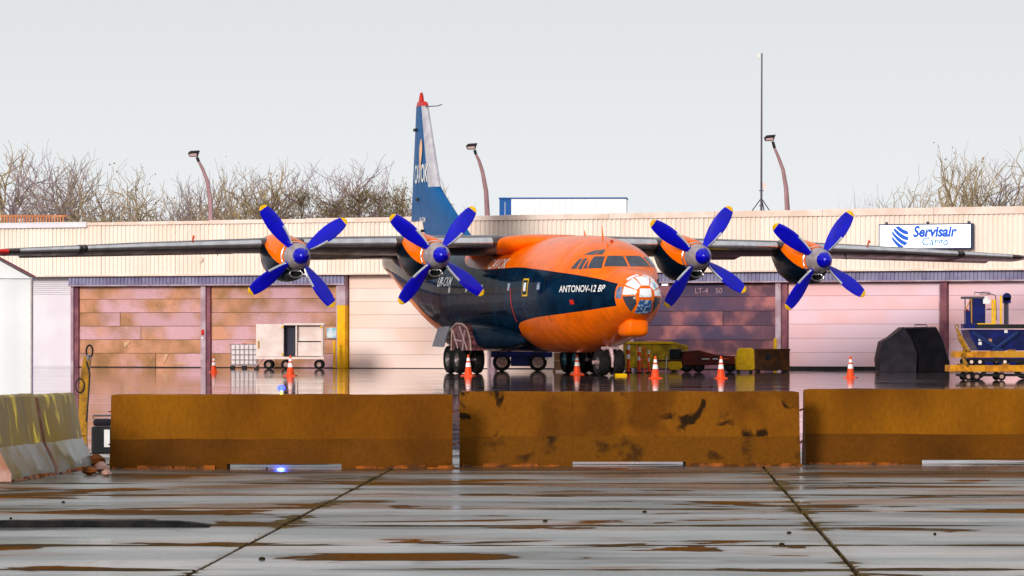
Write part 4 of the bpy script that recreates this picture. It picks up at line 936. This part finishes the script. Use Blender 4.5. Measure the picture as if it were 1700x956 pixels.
# tail fin
def fsec(z, le, te, tk, a0=0, a1=1, gr_=0):
    ch = te - le; xs = [x for x in XS if a0 <= x <= a1]; L_ = []; R_ = []
    for x in xs:
        t_ = af(x) * tk + gr_; y = le + x * ch - (gr_ if x == 0 else 0); L_.append((t_, y, z)); R_.append((-t_, y, z))
    return L_[::-1] + (R_[1:] if a0 == 0 else R_)
FS = [(4.3, 19.2, 30.2, .36), (5.0, 20.4, 30.0, .36), (6.1, 22.9, 29.8, .42), (7.0, 24.9, 29.65, .46), (7.4, 25.7, 29.6, .46), (8.6, 26.35, 29.4, .4), (9.8, 27.0, 29.2, .33), (10.75, 27.5, 29.05, .27)]
b = MB(); b.loft([fsec(z, le, te, tk, 0, .7) for z, le, te, tk in FS]); fin = b.build('tail_fin', 'finblue', air, smooth=50)
b = MB(); b.loft([fsec(z, le, te + .0, tk, .7, 1) for z, le, te, tk in FS[2:]]); b.build('rudder', 'finblue', fin, smooth=30, loc=(0, .04, 0))
b = MB(); b.loft([fsec(z, le, te, tk, 0, .2 if z > 7.2 else .12, .012) for z, le, te, tk in FS[4:]], close=False, caps=False); b.build('fin_leading_edge', 'finlead', fin, smooth=60)
b = MB(); b.loft([fsec(10.76, 27.45, 29.1, .28), fsec(10.9, 27.6, 29.0, .26), fsec(10.97, 28.0, 28.9, .1)]); b.build('fin_cap', 'red', fin, smooth=50)
b = MB(); b.lathe([(.11, 10.95), (.1, 11.1), (.06, 11.3), (.001, 11.34)], 12, axis='z'); b.build('fin_beacon', 'red', fin, loc=(0, 28.3, 0), smooth=True)
b = MB(); b.tube([(-.1, 27.4, 10.7), (.35, 27.1, 10.72), (.5, 27.0, 10.78)], .02, 5); b.build('pitot_tube', 'mast', fin)
for z in (5.6, 6.9, 9.75):
    le = np.interp(z, [s[0] for s in FS], [s[1] for s in FS]); te = np.interp(z, [s[0] for s in FS], [s[2] for s in FS])
    MB().box(-.2, -.12, le + (te - le) * .70, le + (te - le) * .70 + .3, z, z + .12).build('rudder_hinge', 'black', fin)
def fx(u, z):
    le = np.interp(z, [s[0] for s in FS], [s[1] for s in FS]); te = np.interp(z, [s[0] for s in FS], [s[2] for s in FS]); tk = np.interp(z, [s[0] for s in FS], [s[3] for s in FS])
    return -(af(min(max((u - le) / (te - le), .001), 1)) * tk + .03)
me = textmesh('CAVOK', 1.05, 0, .012, 0, .66, 1)
for v in me.vertices: uu = 27.75 - v.co.x; zz = 7.95 + v.co.y; v.co = Vector((fx(uu, zz), uu, zz))
me.materials.append(M['decal']); link('fin_lettering', me, fin)
b = MB(); pl = []
for k in range(13):
    t_ = k / 12; w_ = .36 * math.sin(math.pi * min(1, t_ * .95 + .05)) ** .8 * (.35 + .65 * t_) if k < 12 else .02
    pl.append((27.75 - .15 * t_, 8.15 + 1.25 * t_, w_))
vs = [(fx(u - w_, z) - .005, u - w_, z) for u, z, w_ in pl] + [(fx(u + w_, z) - .005, u + w_, z) for u, z, w_ in pl]
b.add(vs, [(k, k + 1, k + 14, k + 13) for k in range(12)]); b.build('flame_emblem', 'peach', fin)
me = textmesh('UR-CKM', .28, 0, .003, .2, 1, 1)
for v in me.vertices: uu = 27.6 - v.co.x; zz = 6.1 + v.co.y; v.co = Vector((fx(uu, zz), uu, zz))
me.materials.append(M['decal']); link('fin_lettering', me, fin)
# tailplane
for sgn in (-1, 1):
    b = MB(); b.loft([wsec(sgn * v, le, ch, .1, z, 0) for v, le, ch, z in ((0, 27.2, 3.2, 4.68), (3, 27.6, 2.6, 4.62), (6.1, 28.1, 1.7, 4.52))]); b.build('tailplane', 'wing', air, smooth=40)

# landing gear
def wheel_mesh(r, wd, m_hub, hubr=.5, n=28):
    b = MB(); w2 = wd / 2
    b.lathe([(r * hubr, -w2 * .8), (r * .86, -w2), (r * .96, -w2 * .8), (r, -w2 * .35), (r, w2 * .35), (r * .96, w2 * .8), (r * .86, w2), (r * hubr, w2 * .8)], n)
    t = b.mesh('tyre', 'rubber', 40)
    b = MB(); b.lathe([(.001, -w2 * .55), (r * .16, -w2 * .6), (r * .2, -w2 * .35), (r * .42, -w2 * .45), (r * (hubr + .01), -w2 * .82), (r * (hubr + .01), w2 * .82), (r * .42, w2 * .45), (r * .2, w2 * .35), (r * .16, w2 * .6), (.001, w2 * .55)], n)
    for s_ in (-1, 1):
        for k in range(6):
            an = k * math.pi / 3; c, q = math.cos(an) * r * .32, math.sin(an) * r * .32; e_ = r * .06
            b.box(s_ * w2 * .45 - .012, s_ * w2 * .45 + .012, c - e_, c + e_, q - e_, q + e_)
    return t, b.mesh('rim', m_hub, 40)
def add_wheel(ms, par, loc, rz=0):
    o = link('wheel', ms[0], par, loc, (0, 0, rz)); link('rim', ms[1], o); return o
MW = wheel_mesh(.52, .33, 'rim'); NW = wheel_mesh(.47, .4, 'rim'); CW = wheel_mesh(.52, .33, 'rimblue')
for sgn in (-1, 1):
    gear = MB(); gear.tube([(sgn * 2.3, 14.3, .52), (sgn * 2.2, 14.3, 1.7)], .1, 10); gear.tube([(sgn * 2.3, 13.6, .52), (sgn * 2.3, 15.0, .52)], .08, 8)
    for u in (13.68, 14.92): gear.tube([(sgn * 1.85, u, .52), (sgn * 2.75, u, .52)], .06, 8)
    gear.tube([(sgn * 2.3, 13.7, .6), (sgn * 2.15, 12.9, 1.6)], .05, 6); gear.tube([(sgn * 2.45, 13.55, .75), (sgn * 2.6, 13.0, 1.55)], .04, 6)
    gl = gear.build('main_gear_leg', 'strut', air, smooth=40)
    for u in (13.68, 14.92):
        for dv in (-.33, .33): add_wheel(CW if sgn > 0 and dv < 0 else MW, gl, (sgn * 2.3 + dv, u, .52))
    # sponson with open well
    b = MB(); rr = []
    for u, w_, zt_, zb_, xc in ((8.3, .05, 1.35, 1.15, 1.78), (9.2, .22, 1.55, 1.0, 1.84), (10.4, .4, 1.7, .93, 1.9), (11.8, .56, 1.82, .9, 1.98), (13.2, .66, 1.9, .9, 2.02), (14.5, .68, 1.9, .92, 2.02), (16, .6, 1.85, .95, 1.95), (17.3, .4, 1.7, 1.1, 1.85), (18.2, .12, 1.5, 1.3, 1.72)):
        zc = (zt_ + zb_) / 2; h = (zt_ - zb_) / 2; rr.append([(sgn * xc + w_ * math.copysign(abs(math.cos(t_)) ** .8, math.cos(t_)), u, zc + h * math.copysign(abs(math.sin(t_)) ** .8, math.sin(t_))) for t_ in [2 * math.pi * q / 28 for q in range(28)]])
    b.loft(rr); b.build('gear_sponson', 'navy', air, smooth=55)
    arch = [(11.9, .86), (12.0, 1.3), (12.4, 1.68), (13.0, 1.84), (13.8, 1.86), (14.4, 1.7), (14.5, .86)]
    b = MB(); b.prism(arch, 'x', sgn * 2.2, sgn * 2.715); gw = b.build('gear_well', 'gearwell', air)
    b = MB(); b.tube([(sgn * 2.73, y_, z_) for y_, z_ in arch], .035, 6); b.build('well_rim', 'rimpink', gw, smooth=True)
    for (ya, za, yb, zb2) in ((12.3, .9, 13.3, 1.75), (12.9, .85, 12.6, 1.6), (13.4, .85, 14.2, 1.6), (13.0, 1.2, 14.0, 1.25)):
        b = MB(); b.tube([(sgn * 2.76, ya, za), (sgn * 2.76, yb, zb2)], .032, 6); b.build('retraction_strut', 'strut', gw)
    b = MB(); b.add([(sgn * 2.74, 14.6, 1.75), (sgn * 2.98, 14.6, .98), (sgn * 2.9, 16.4, 1.0), (sgn * 2.66, 16.4, 1.7), (sgn * 2.78, 14.6, 1.77), (sgn * 3.02, 14.6, .98), (sgn * 2.94, 16.4, 1.0), (sgn * 2.7, 16.4, 1.72)],
                       [(0, 1, 2, 3), (7, 6, 5, 4), (0, 4, 5, 1), (1, 5, 6, 2), (2, 6, 7, 3), (3, 7, 4, 0)]); b.build('gear_door', 'doorgrey', air)
ng = MB(); ng.tube([(0, 4.0, .47), (0, 4.25, 1.5)], [.09, .12], 10); ng.tube([(-.6, 4.0, .47), (.6, 4.0, .47)], .07, 8); ng.box(-.3, .3, 3.78, 3.95, .93, 1.02); ng.tube([(-.02, 3.72, .95), (0, 3.6, .62), (0, 3.62, .3)], [.08, .06, .04], 8)
ng.tube([(-.32, 3.9, .98), (-.05, 3.7, .72)], .03, 6); ng.tube([(.32, 3.9, .98), (.05, 3.7, .72)], .03, 6)
ngo = ng.build('nose_gear_leg', 'strut', air, smooth=40)
for u, dv in ((4.0, -.27), (4.0, .27)): add_wheel(NW, ngo, (dv, u, .47))
def at_air(v, u, z=0): return (4.58 + v * math.cos(YAW) - u * math.sin(YAW), 141 + v * math.sin(YAW) + u * math.cos(YAW), z)
t = thing('wheel_chock', 'yellow wheel chock lying in front of the nose wheels', 'chock', at_air(.2, 3.3), YAW)
MB().prism([(-.14, 0), (.14, 0), (.05, .08), (-.05, .08)], 'x', -.2, .2).build('chock_wedge', 'yellow', t, bevel=.01)
MB().box(-.3, -.283, -.02, .02, .02, .1).build('chock_rope_eye', 'mast', t)

# ------------------------------------------------------------------ cones
cb = MB(); cb.box(-.2, .2, -.2, .2, 0, .03); basem = cb.mesh('cone_base', 'cone')
def conez(z): return .135 - .105 * (z - .03) / .67
cb = MB(); cb.lathe([(conez(.03), .03), (conez(.3), .3)], 20, axis='z', mi=0); cb.lathe([(conez(.3), .3), (conez(.44), .44)], 20, axis='z', mi=1); cb.lathe([(conez(.44), .44), (conez(.5), .5)], 20, axis='z', mi=0)
cb.lathe([(conez(.5), .5), (conez(.6), .6)], 20, axis='z', mi=1); cb.lathe([(conez(.6), .6), (conez(.7), .7), (.012, .705)], 20, axis='z', mi=0); bodym = cb.mesh('cone_body', ['cone', 'conew'], 40)
for px, py, h, lb in ((355, 618, .62, 'small orange traffic cone beside the caged tote at the left'), (482, 624, .72, 'orange traffic cone in front of the white cargo trailer'), (777.5, 624, .74, 'orange traffic cone in front of the left main wheels'),
                      (958, 621.5, .72, 'orange traffic cone half hidden behind the right main wheels'), (1088, 628, .73, 'orange traffic cone in front of the yellow-green bin'), (1197, 628, .73, 'orange traffic cone in front of the maroon tug'), (1412, 627, .72, 'orange traffic cone standing before the lilac door left of the dark cover')):
    Y = CH * F / (py - HZ); t = thing('traffic_cone', lb, 'traffic cone', (gx(px, Y), Y, 0), random.uniform(-.3, .3), 'orange traffic cones around the aircraft'); link('cone_base', basem, t); link('cone_body', bodym, t); s = h / .7; t.scale = (s, s, s)

# ------------------------------------------------------------------ ground equipment
def place(name, label, cat, px, Y, rz=0, group=None): return thing(name, label, cat, (gx(px, Y), Y, 0), rz, group)
# caged tote
t = place('liquid_tote', 'white plastic liquid tote in a steel cage beside the cargo trailer', 'tote', 382, 176)
MB().box(.05, 1.13, .05, 1.0, .16, 1.02).build('tank', 'totew', t, bevel=.06)
for k in range(7): b = MB(); x = .02 + k * 1.14 / 6; b.tube([(x, 0, .15), (x, 0, 1.06)], .012, 5); b.build('cage_bar', 'cage', t)
for k in range(5): b = MB(); z = .16 + k * .22; b.tube([(0, -.012, z), (1.18, -.012, z)], .012, 5); b.build('cage_bar', 'cage', t)
for x in (0, .5, 1.02): MB().box(x, x + .16, 0, 1.0, 0, .12).build('pallet_foot', 'black', t)
MB().box(0, 1.18, 0, 1.05, .121, .15).build('pallet_deck', 'cage', t)
b = MB(); b.lathe([(.09, 1.02), (.09, 1.07), (.001, 1.07)], 12, axis='z'); b.build('filler_cap', 'red', t, loc=(.58, .5, 0))
# cargo trailer
t = place('cargo_trailer', 'off-white closed cargo trailer with one side open, before the brown door', 'trailer', 425, 172.5)
k_ = 172.5 / F; X = lambda p: (p - 425) * k_; Zp = lambda p: CH + (HZ - p) * k_
MB().box(X(425), X(471), 0, 1.5, Zp(592), Zp(538)).build('closed_panel', 'trailer', t, bevel=.02)
MB().box(X(470), X(536), 1.4, 1.5, Zp(592), Zp(540)).build('back_panel', 'trailer', t); MB().box(X(471.3), X(491), .3, .34, Zp(591), Zp(541)).build('opening_shade_sheet', 'darkblue', t)  # dark sheet stands in for the shade inside the trailer opening
MB().box(X(490.5), X(493), .02, 1.39, Zp(591), Zp(541)).build('partition', 'trailer', t); MB().box(X(533), X(536), 0, 1.39, Zp(592), Zp(540)).build('end_post', 'trailer', t)
MB().box(X(493.2), X(532.8), .1, .14, Zp(591), Zp(568)).build('side_board', 'trailer', t, bevel=.01); MB().box(X(493.2), X(532.8), .18, .2, Zp(566), Zp(542)).build('side_board', 'trailer', t)
MB().box(X(471.3), X(538), -.05, 1.55, Zp(539.8), Zp(536.5)).build('roof_panel', 'trailer', t, bevel=.01); MB().box(X(423), X(538), -.03, 1.5, Zp(596), Zp(592.3)).build('floor_frame', 'trailer', t)
TW = wheel_mesh(.2, .14, 'rimpink')
for px in (445, 474, 529): add_wheel(TW, t, (X(px), .15, .2), math.pi / 2); add_wheel(TW, t, (X(px), 1.35, .2), math.pi / 2)
b = MB(); b.tube([(X(440), .1, .5), (X(430), -.2, .25), (X(424), -.4, .1)], .04, 6); b.build('drawbar', 'strut', t)
for px, py in ((469, 543), (469, 588), (533, 543)): b = MB(); b.lathe([(.05, -.02), (.001, -.03)], 8, axis='y'); b.build('side_marker', 'yellow', t, loc=(X(px), -.005, Zp(py)))
MB().box(X(428), X(430), -.05, -.005, Zp(578), Zp(566)).build('door_handle', 'dgold', t)
# truck behind the aircraft
t = place('flatbed_truck', 'navy truck with rose wheel hubs, seen below the aircraft belly', 'truck', 815, 163)
k_ = 163 / F; X = lambda p: (p - 815) * k_
MB().box(0, X(917), .0, 2.2, .55, 1.0).build('chassis_body', 'gblue', t, bevel=.03); MB().box(X(813), X(862), .05, 2.15, 1.01, 1.9).build('cab', 'gblue', t, bevel=.06)
MB().box(X(812), X(815), -.04, .0, .12, 1.0).build('door_edge', 'trailer', t); MB().box(X(848), X(882), .05, .1, .2, .7).build('side_skirt', 'gblue', t)
MB().box(X(866), X(917), .1, 2.1, 1.01, 1.5).build('load_bed', 'brown', t, bevel=.02)
KW = wheel_mesh(.36, .26, 'rimpink', .6)
for px in (833, 893):
    for y in (.12, 2.0): add_wheel(KW, t, (X(px), y, .36), math.pi / 2)
MB().box(X(905), X(911), -.05, .0, .45, .55).build('side_marker', 'white', t)
# cartons
for i, (px, z, w_, h_) in enumerate(((920, 0, .42, .34), (931, 0, .44, .36), (943, 0, .4, .34), (920, .35, .48, .3), (934, .37, .3, .25), (944, .35, .38, .36))):
    b = MB(); b.box(0, w_ * .98, 0, .5, 0, h_); t = b.build('carton', 'carton', None, loc=(gx(px, 160), 160 + random.uniform(0, .1), .1 + z), bevel=.01)
    tag(t, ('cardboard carton in the bottom layer of the pallet stack, %s' if z == 0 else 'cardboard carton in the upper layer of the pallet stack, %s') % ('nearest the truck', 'in the middle', 'nearest the right main wheels')[i % 3], 'carton', 'cartons stacked below the aircraft belly')
t = place('pallet', 'wooden pallet under the cartons behind the main wheels', 'pallet', 918, 160)
MB().box(0, 1.35, 0, .9, .075, .098).build('deck_board', 'carton', t)
for x in (0, .6, 1.2): MB().box(x, x + .1, 0, .9, 0, .074).build('bearer', 'carton', t)
# yellow-green bin with ladder, delineators
t = place('tipping_bin', 'yellow-green open steel bin right of the nose wheels', 'bin', 1036, 164)
k_ = 164 / F; X = lambda p: (p - 1036) * k_; Zp = lambda p: CH + (HZ - p) * k_
b = MB(); b.prism([(X(1036), .12), (X(1036), Zp(569)), (X(1117), Zp(567)), (X(1143), Zp(574)), (X(1141), Zp(596)), (X(1125), .12)], 'y', 0, 1.6); b.build('bin_body', 'ygreen', t, bevel=.02)
MB().box(X(1035), X(1118), -.05, .0, Zp(570.5), Zp(567)).build('rim_bar', 'yellow', t); 
for x in (X(1055), X(1085), X(1115)): MB().box(x, x + .05, -.04, -.002, .15, Zp(571)).build('stiffener', 'ygreen', t)
for x in (.1, 1.9): MB().box(x, x + .2, .1, 1.5, 0, .118).build('skid', 'black', t)
t = place('orange_ladder', 'small orange step ladder leaning before the yellow-green bin', 'ladder', 1062, 152, 0)
k_ = 152 / F; X = lambda p: (p - 1062) * k_; Zp = lambda p: CH + (HZ - p) * k_
for dx in (0, .22): b = MB(); b.tube([(X(1062) + dx - .1, .3, Zp(573)), (X(1076) + dx - .1, -.1, .0)], .022, 6); b.build('stile', 'cone', t)
for q in range(5): f = .15 + q * .18; b = MB(); p = Vector((X(1062) - .1, .3, Zp(573))).lerp(Vector((X(1076) - .1, -.1, 0)), f); b.tube([tuple(p), (p.x + .22, p.y, p.z)], .016, 5); b.build('rung', 'cone', t)
for i, (px, lb) in enumerate(((1043, 'orange and white marker post nearest the nose wheels'), (1061, 'orange and white marker post beside the orange ladder'), (1077, 'thin orange and white marker post right of the orange ladder'))):
    Y = 156; t = place('marker_post', lb, 'marker post', px, Y, 0, 'striped marker posts near the nose'); hh = 1.05 - .1 * i
    r_ = .065 if i < 2 else .04; b = MB()
    for q in range(6): b.lathe([(r_, hh * q / 6), (r_, hh * (q + 1) / 6)], 12, axis='z', mi=(1 if q in (3, 5) else 0))
    b.lathe([(r_, hh), (.001, hh + .04)], 12, axis='z'); b.build('post_tube', ['cone', 'conew'], t, smooth=True); MB().box(-.14, .14, -.14, .14, 0, .04).build('post_foot', 'rubber', t)
# maroon tug
t = place('baggage_tug', 'low dark maroon tug with a black seat, right of the yellow-green bin', 'tug', 1112, 158)
k_ = 158 / F; X = lambda p: (p - 1112) * k_; Zp = lambda p: CH + (HZ - p) * k_
b = MB(); b.prism([(X(1133), .25), (X(1133), Zp(583)), (X(1160), Zp(581)), (X(1190), Zp(589)), (X(1222), Zp(591)), (X(1222), .3)], 'y', 0, 1.2); b.build('tug_body', 'maroon', t, bevel=.03)
MB().box(X(1112), X(1132), .2, .9, Zp(597), Zp(579)).build('seat', 'black', t, bevel=.05); MB().box(X(1092), X(1140), .1, 1.1, Zp(600), Zp(597.3)).build('rear_deck', 'brown', t)
MB().box(X(1165), X(1178), -.02, 0, Zp(596.5), Zp(595)).build('reflector', 'conew', t); MB().box(X(1183), X(1192), -.02, 0, Zp(596.5), Zp(595)).build('reflector', 'conew', t); MB().box(X(1196), X(1210), -.02, 0, Zp(596), Zp(594.5)).build('reflector', 'cone', t)
b = MB(); b.prism([(X(1111), .1), (X(1108), .35), (X(1115), .42), (X(1131), .4), (X(1133), .2), (X(1127), .08)], 'y', -.1, .2); b.build('yellow_bumper', 'yellow', t, bevel=.03)
b = MB(); b.tube([(X(1107), -.1, Zp(590)), (X(1105), -.1, 0.02)], .018, 6); b.build('stand_leg', 'white', t)
for px in (1140, 1160, 1212): add_wheel(wheel_mesh(.24, .18, 'black'), t, (X(px), .12, .24), math.pi / 2)
# yellow box & brown skip
t = place('yellow_cabinet', 'yellow round-cornered steel cabinet beside the maroon tug', 'cabinet', 1221, 156)
k_ = 156 / F; X = lambda p: (p - 1221) * k_; Zp = lambda p: CH + (HZ - p) * k_
b = MB(); b.prism([(X(1222), .12), (X(1221), .55), (X(1225), Zp(580)), (X(1229), Zp(577.5)), (X(1248), Zp(577.5)), (X(1252), Zp(581)), (X(1253), .15), (X(1250), .1), (X(1225), .1)], 'y', 0, .6); b.build('cabinet_shell', 'yellow', t, bevel=.03)
for x in (.08, .55): MB().box(x, x + .1, .05, .55, 0, .098).build('foot', 'black', t)
t = place('steel_skip', 'dark brown low steel skip before the lilac door', 'skip', 1254, 161)
k_ = 161 / F; X = lambda p: (p - 1254) * k_; Zp = lambda p: CH + (HZ - p) * k_
b = MB(); b.prism([(0, .06), (0, Zp(580)), (X(1311), Zp(580)), (X(1311), .06)], 'y', 0, 1.2); b.build('skip_body', 'brown', t, bevel=.02)
MB().box(-.02, X(1312), -.04, 0, Zp(582), Zp(579)).build('top_rim', 'brown', t); MB().box(X(1270), X(1280), -.03, 0, .45, .7).build('lifting_plate', 'black', t)
for x in (.05, 1.1): MB().box(x, x + .15, .05, 1.1, 0, .058).build('skid', 'black', t)
t = place('short_bollard', 'short yellow bollard behind the brown skip', 'bollard', 1287, 166.5); MB().lathe([(.07, 0), (.07, 1.25), (.04, 1.3), (.001, 1.31)], 12, axis='z').build('bollard_tube', 'yellow', t, smooth=True)
MB().box(-.1, .1, -.1, .1, 0, .02).build('base_plate', 'black', t)
t = place('short_bollard', 'short yellow bollard left of the tall yellow post', 'bollard', 555, 177.2); MB().lathe([(.06, 0), (.06, 1.15), (.03, 1.19), (.001, 1.2)], 12, axis='z').build('bollard_tube', 'yellowpost', t, smooth=True)
MB().box(-.1, .1, -.1, .1, 0, .02).build('base_plate', 'black', t)
# covered machine
t = place('covered_machine', 'machine under a black and grey tarpaulin in front of the lilac doors', 'covered machine', 1458, 159)
k_ = 159 / F; X = lambda p: (p - 1458) * k_; Zp = lambda p: CH + (HZ - p) * k_
pl_ = [(1461, 617), (1458, 597), (1465, 567), (1478, 560), (1499, 543), (1556, 542), (1567, 562), (1577, 600), (1577, 617)]
poly = [(X(p), Zp(q) if q < 617 else 0) for p, q in pl_]
b = MB(); rr = []
for j, (y, s_) in enumerate(((0, .97), (.3, 1), (.9, .99), (1.8, 1), (2.1, .96))):
    rr.append([(1.35 + (x - 1.35) * s_ + .02 * math.sin(7 * x + j), y + .03 * math.sin(3 * z + x * 4), z * s_) for x, z in poly])
b.loft(rr); cov = b.build('cover', ['tarp', 'tarp2'], t, smooth=25, bevel=.03)
for p in cov.data.polygons:
    if p.center.x < X(1514) and p.normal.z < .9 and p.center.y < .2: pass
# front face is two facets: grey left, black right
b = MB(); L1 = [(X(p), Zp(q) if q < 617 else .0) for p, q in ((1461, 617), (1458, 597), (1465, 567), (1478, 560), (1499, 543.5), (1512, 560), (1521, 590), (1521, 617))]
b.loft([[(x, -.02 - .12 * max(0, x) / 1.5, z) for x, z in L1], [(x, .02, z) for x, z in L1]]); b.build('grey_side_panel', 'tarp2', t, bevel=.015)
b = MB(); b.tube([(X(1519), -.2, .0), (X(1521), -.19, .7), (X(1511), -.15, Zp(560)), (X(1499), -.03, Zp(543))], .018, 6); b.build('cover_seam', 'tarp2', t, smooth=True)
b = MB(); b.tube([(X(1520), .4, Zp(542)), (X(1521), .4, Zp(539)), (X(1540), .4, Zp(539)), (X(1541), .4, Zp(542))], .02, 6); b.build('lifting_handle', 'mast', t)
MB().box(.05, 2.6, .2, 1.9, .0, .05).build('base_skid', 'black', t)
# blue loader
LY = 134
t = place('cargo_loader', 'blue aircraft cargo loader with a cab and dark raised deck at the right edge', 'loader', 1600, LY)
k_ = LY / F; X = lambda p: (p - 1600) * k_; Zp = lambda p: CH + (HZ - p) * k_
MB().box(X(1601), X(1612), .0, .06, Zp(544), Zp(516)).build('cab_lower_panel', 'gblue', t, bevel=.01)
MB().box(X(1614), X(1636), .0, .9, Zp(537), Zp(496)).build('cab_side', 'gblue', t, bevel=.02)
b = MB(); b.prism([(X(1632), Zp(497)), (X(1637), Zp(491)), (X(1644), Zp(498)), (X(1644), Zp(504)), (X(1632), Zp(504))], 'y', -.03, .02); b.build('white_hood', 'white', t)
MB().box(X(1600), X(1634), -.05, .95, Zp(495.8), Zp(492)).build('cab_roof', 'mast', t, bevel=.01)
for p0, p1, q0, q1 in ((1602, 1603, 496, 544), (1612, 1602, 496, 516), (1613, 1613, 492, 536)): b = MB(); b.tube([(X(p0), 0, Zp(q0)), (X(p1), 0, Zp(q1))], .02, 6); b.build('cab_frame', 'dgold' if p0 != 1602 else 'mast', t)
MB().box(X(1603), X(1609), .1, .5, Zp(522), Zp(513)).build('operator_seat', 'red', t, bevel=.03)
MB().box(X(1600), X(1622), -.02, .9, Zp(545), Zp(537.3)).build('cab_floor', 'gblue', t)
b = MB(); b.tube([(X(1636) + .18 * math.cos(q), .1, Zp(487) + .05 * math.sin(q)) for q in [k * math.pi / 8 for k in range(17)]], .012, 5); b.build('beacon_guard', 'mast', t)
for pts in (((1618, 489), (1618, 485), (1640, 487), (1653, 490), (1654, 532)), ((1638, 513), (1654, 513)),): b = MB(); b.tube([(X(p), 0, Zp(q)) for p, q in pts], .018, 6); b.build('guard_rail', 'mast', t, smooth=True)
for p in (1646, 1650, 1660): MB().box(X(p), X(p) + .06, -.02, .03, Zp(538), Zp(497 if p < 1655 else 491)).build('yellow_rail', 'yellow', t)
MB().box(X(1622), X(1790), -.05, 2.6, Zp(545), Zp(538.3)).build('deck', 'black', t, bevel=.01)
MB().box(X(1622), X(1652), -.07, -.052, Zp(538.2), Zp(536.6)).build('deck_edge_strip', 'yellow', t)
b = MB(); b.prism([(X(1612), Zp(560)), (X(1608), Zp(547)), (X(1790), Zp(547)), (X(1790), Zp(582)), (X(1625), Zp(582))], 'y', .1, 2.4); b.build('platform_frame', 'gblue', t, bevel=.02)
for i, (p0, q0, p1, q1) in enumerate(((1615, 552, 1690, 600), (1690, 552, 1620, 604), (1700, 552, 1775, 604), (1775, 552, 1700, 604))): b = MB(); b.tube([(X(p0), .05, Zp(q0)), (X(p1), .05, Zp(q1))], .07, 6); b.build('scissor_arm', 'blueframe', t)
MB().box(X(1612), X(1790), .0, 2.5, .35, .75).build('chassis', 'gblue', t, bevel=.03)
LWm = wheel_mesh(.32, .25, 'rimpink')
for p in (1622, 1700, 1770): add_wheel(LWm, t, (X(p), .0, .32), math.pi / 2)
for p, q, m_ in ((1625, 563, 'white'), (1642, 565, 'carton'), (1625, 570, 'white'), (1668, 550, 'white')): MB().box(X(p), X(p) + .1, .07, .098, Zp(q) - .05, Zp(q) + .05).build('warning_label', m_, t)
b = MB(); b.box(X(1670), X(1677), .4, .55, Zp(538), Zp(500)); b.build('lamp_mast', 'mast', t)
b = MB(); b.lathe([(.14, -.1), (.14, .1)], 20, axis='y', caps=True, T=Matrix.Translation((X(1674), .45, Zp(493)))); b.box(X(1667.5), X(1680.5), .35, .55, Zp(503), Zp(493)); b.build('lamp_housing', 'gblue', t, bevel=.01)
# two stacked dollies
DY = 129
def dolly(name_label, z0, x0, wr, mcol):
    t = thing('cargo_dolly', name_label, 'dolly', (gx(x0, DY), DY, z0), 0, 'yellow cargo dollies stacked by the loader')
    k_ = DY / F; LN = (1800 - x0) * k_; dz = wr * 2 + .02
    MB().box(0, LN, -.05, .03, dz, dz + .2).build('side_beam', 'dgold', t, bevel=.01); MB().box(0, LN, 1.5, 1.58, dz, dz + .2).build('side_beam', 'dgold', t, bevel=.01)
    MB().box(-.02, .06, .032, 1.498, dz, dz + .2).build('end_beam', 'dgold', t)
    for q in range(7): x = .25 + q * LN / 7; b = MB(); b.tube([(x, .04, dz + .14), (x, 1.49, dz + .14)], .05, 8); b.build('deck_roller', 'rim', t)
    for q in range(9): x = .15 + q * LN / 9; MB().box(x, x + .03, -.062, -.052, dz + .02, dz + .18).build('beam_rib', 'dgold', t)
    for q in (.2, 1.6, 2.9): MB().box(q, q + .25, -.02, .1, dz + .2, dz + .25).build('cargo_stop', 'umber', t)
    WM = wheel_mesh(wr, .1, 'rimpink' if z0 < .1 else 'trailer')
    for x in ((1605 - x0) * k_ + .05, (1619 - x0) * k_ + .05, (1663 - x0) * k_, (1740 - x0) * k_):
        add_wheel(WM, t, (x + (.1 if z0 > .1 else 0), .06, wr), math.pi / 2); add_wheel(WM, t, (x, 1.45, wr), math.pi / 2)
    MB().box(.3, LN - .3, .2, 1.3, wr, wr + .08).build('axle_beam', 'black', t)
    return t, k_
lo_, k_ = dolly('lower yellow cargo dolly standing on the wet apron under another dolly', 0, 1578, .13, 0)
up_, k_ = dolly('upper yellow cargo dolly resting on top of the lower dolly', .48, 1588, .11, 0)
for par, pts in ((up_, ((1608, 583), (1588, 547))), (up_, ((1602, 583), (1592, 562))), (lo_, ((1606, 608), (1598, 594)))):
    (p0, q0), (p1, q1) = pts; x0 = 1588 if par is up_ else 1578; zb_ = .48 if par is up_ else 0
    zf = lambda q: CH + (HZ - q) * DY / F - zb_
    b = MB(); b.tube([((p0 - x0) * k_, -.08, zf(q0)), ((p1 - x0) * k_, -.1, zf(q1))], .045, 6); b.tube([((p1 - x0) * k_ + .05 * math.cos(q), -.1, zf(q1) + .08 + .08 * math.sin(q)) for q in [k * math.pi / 5 for k in range(11)]], .02, 5); b.build('raised_drawbar', 'umber', par, smooth=True)
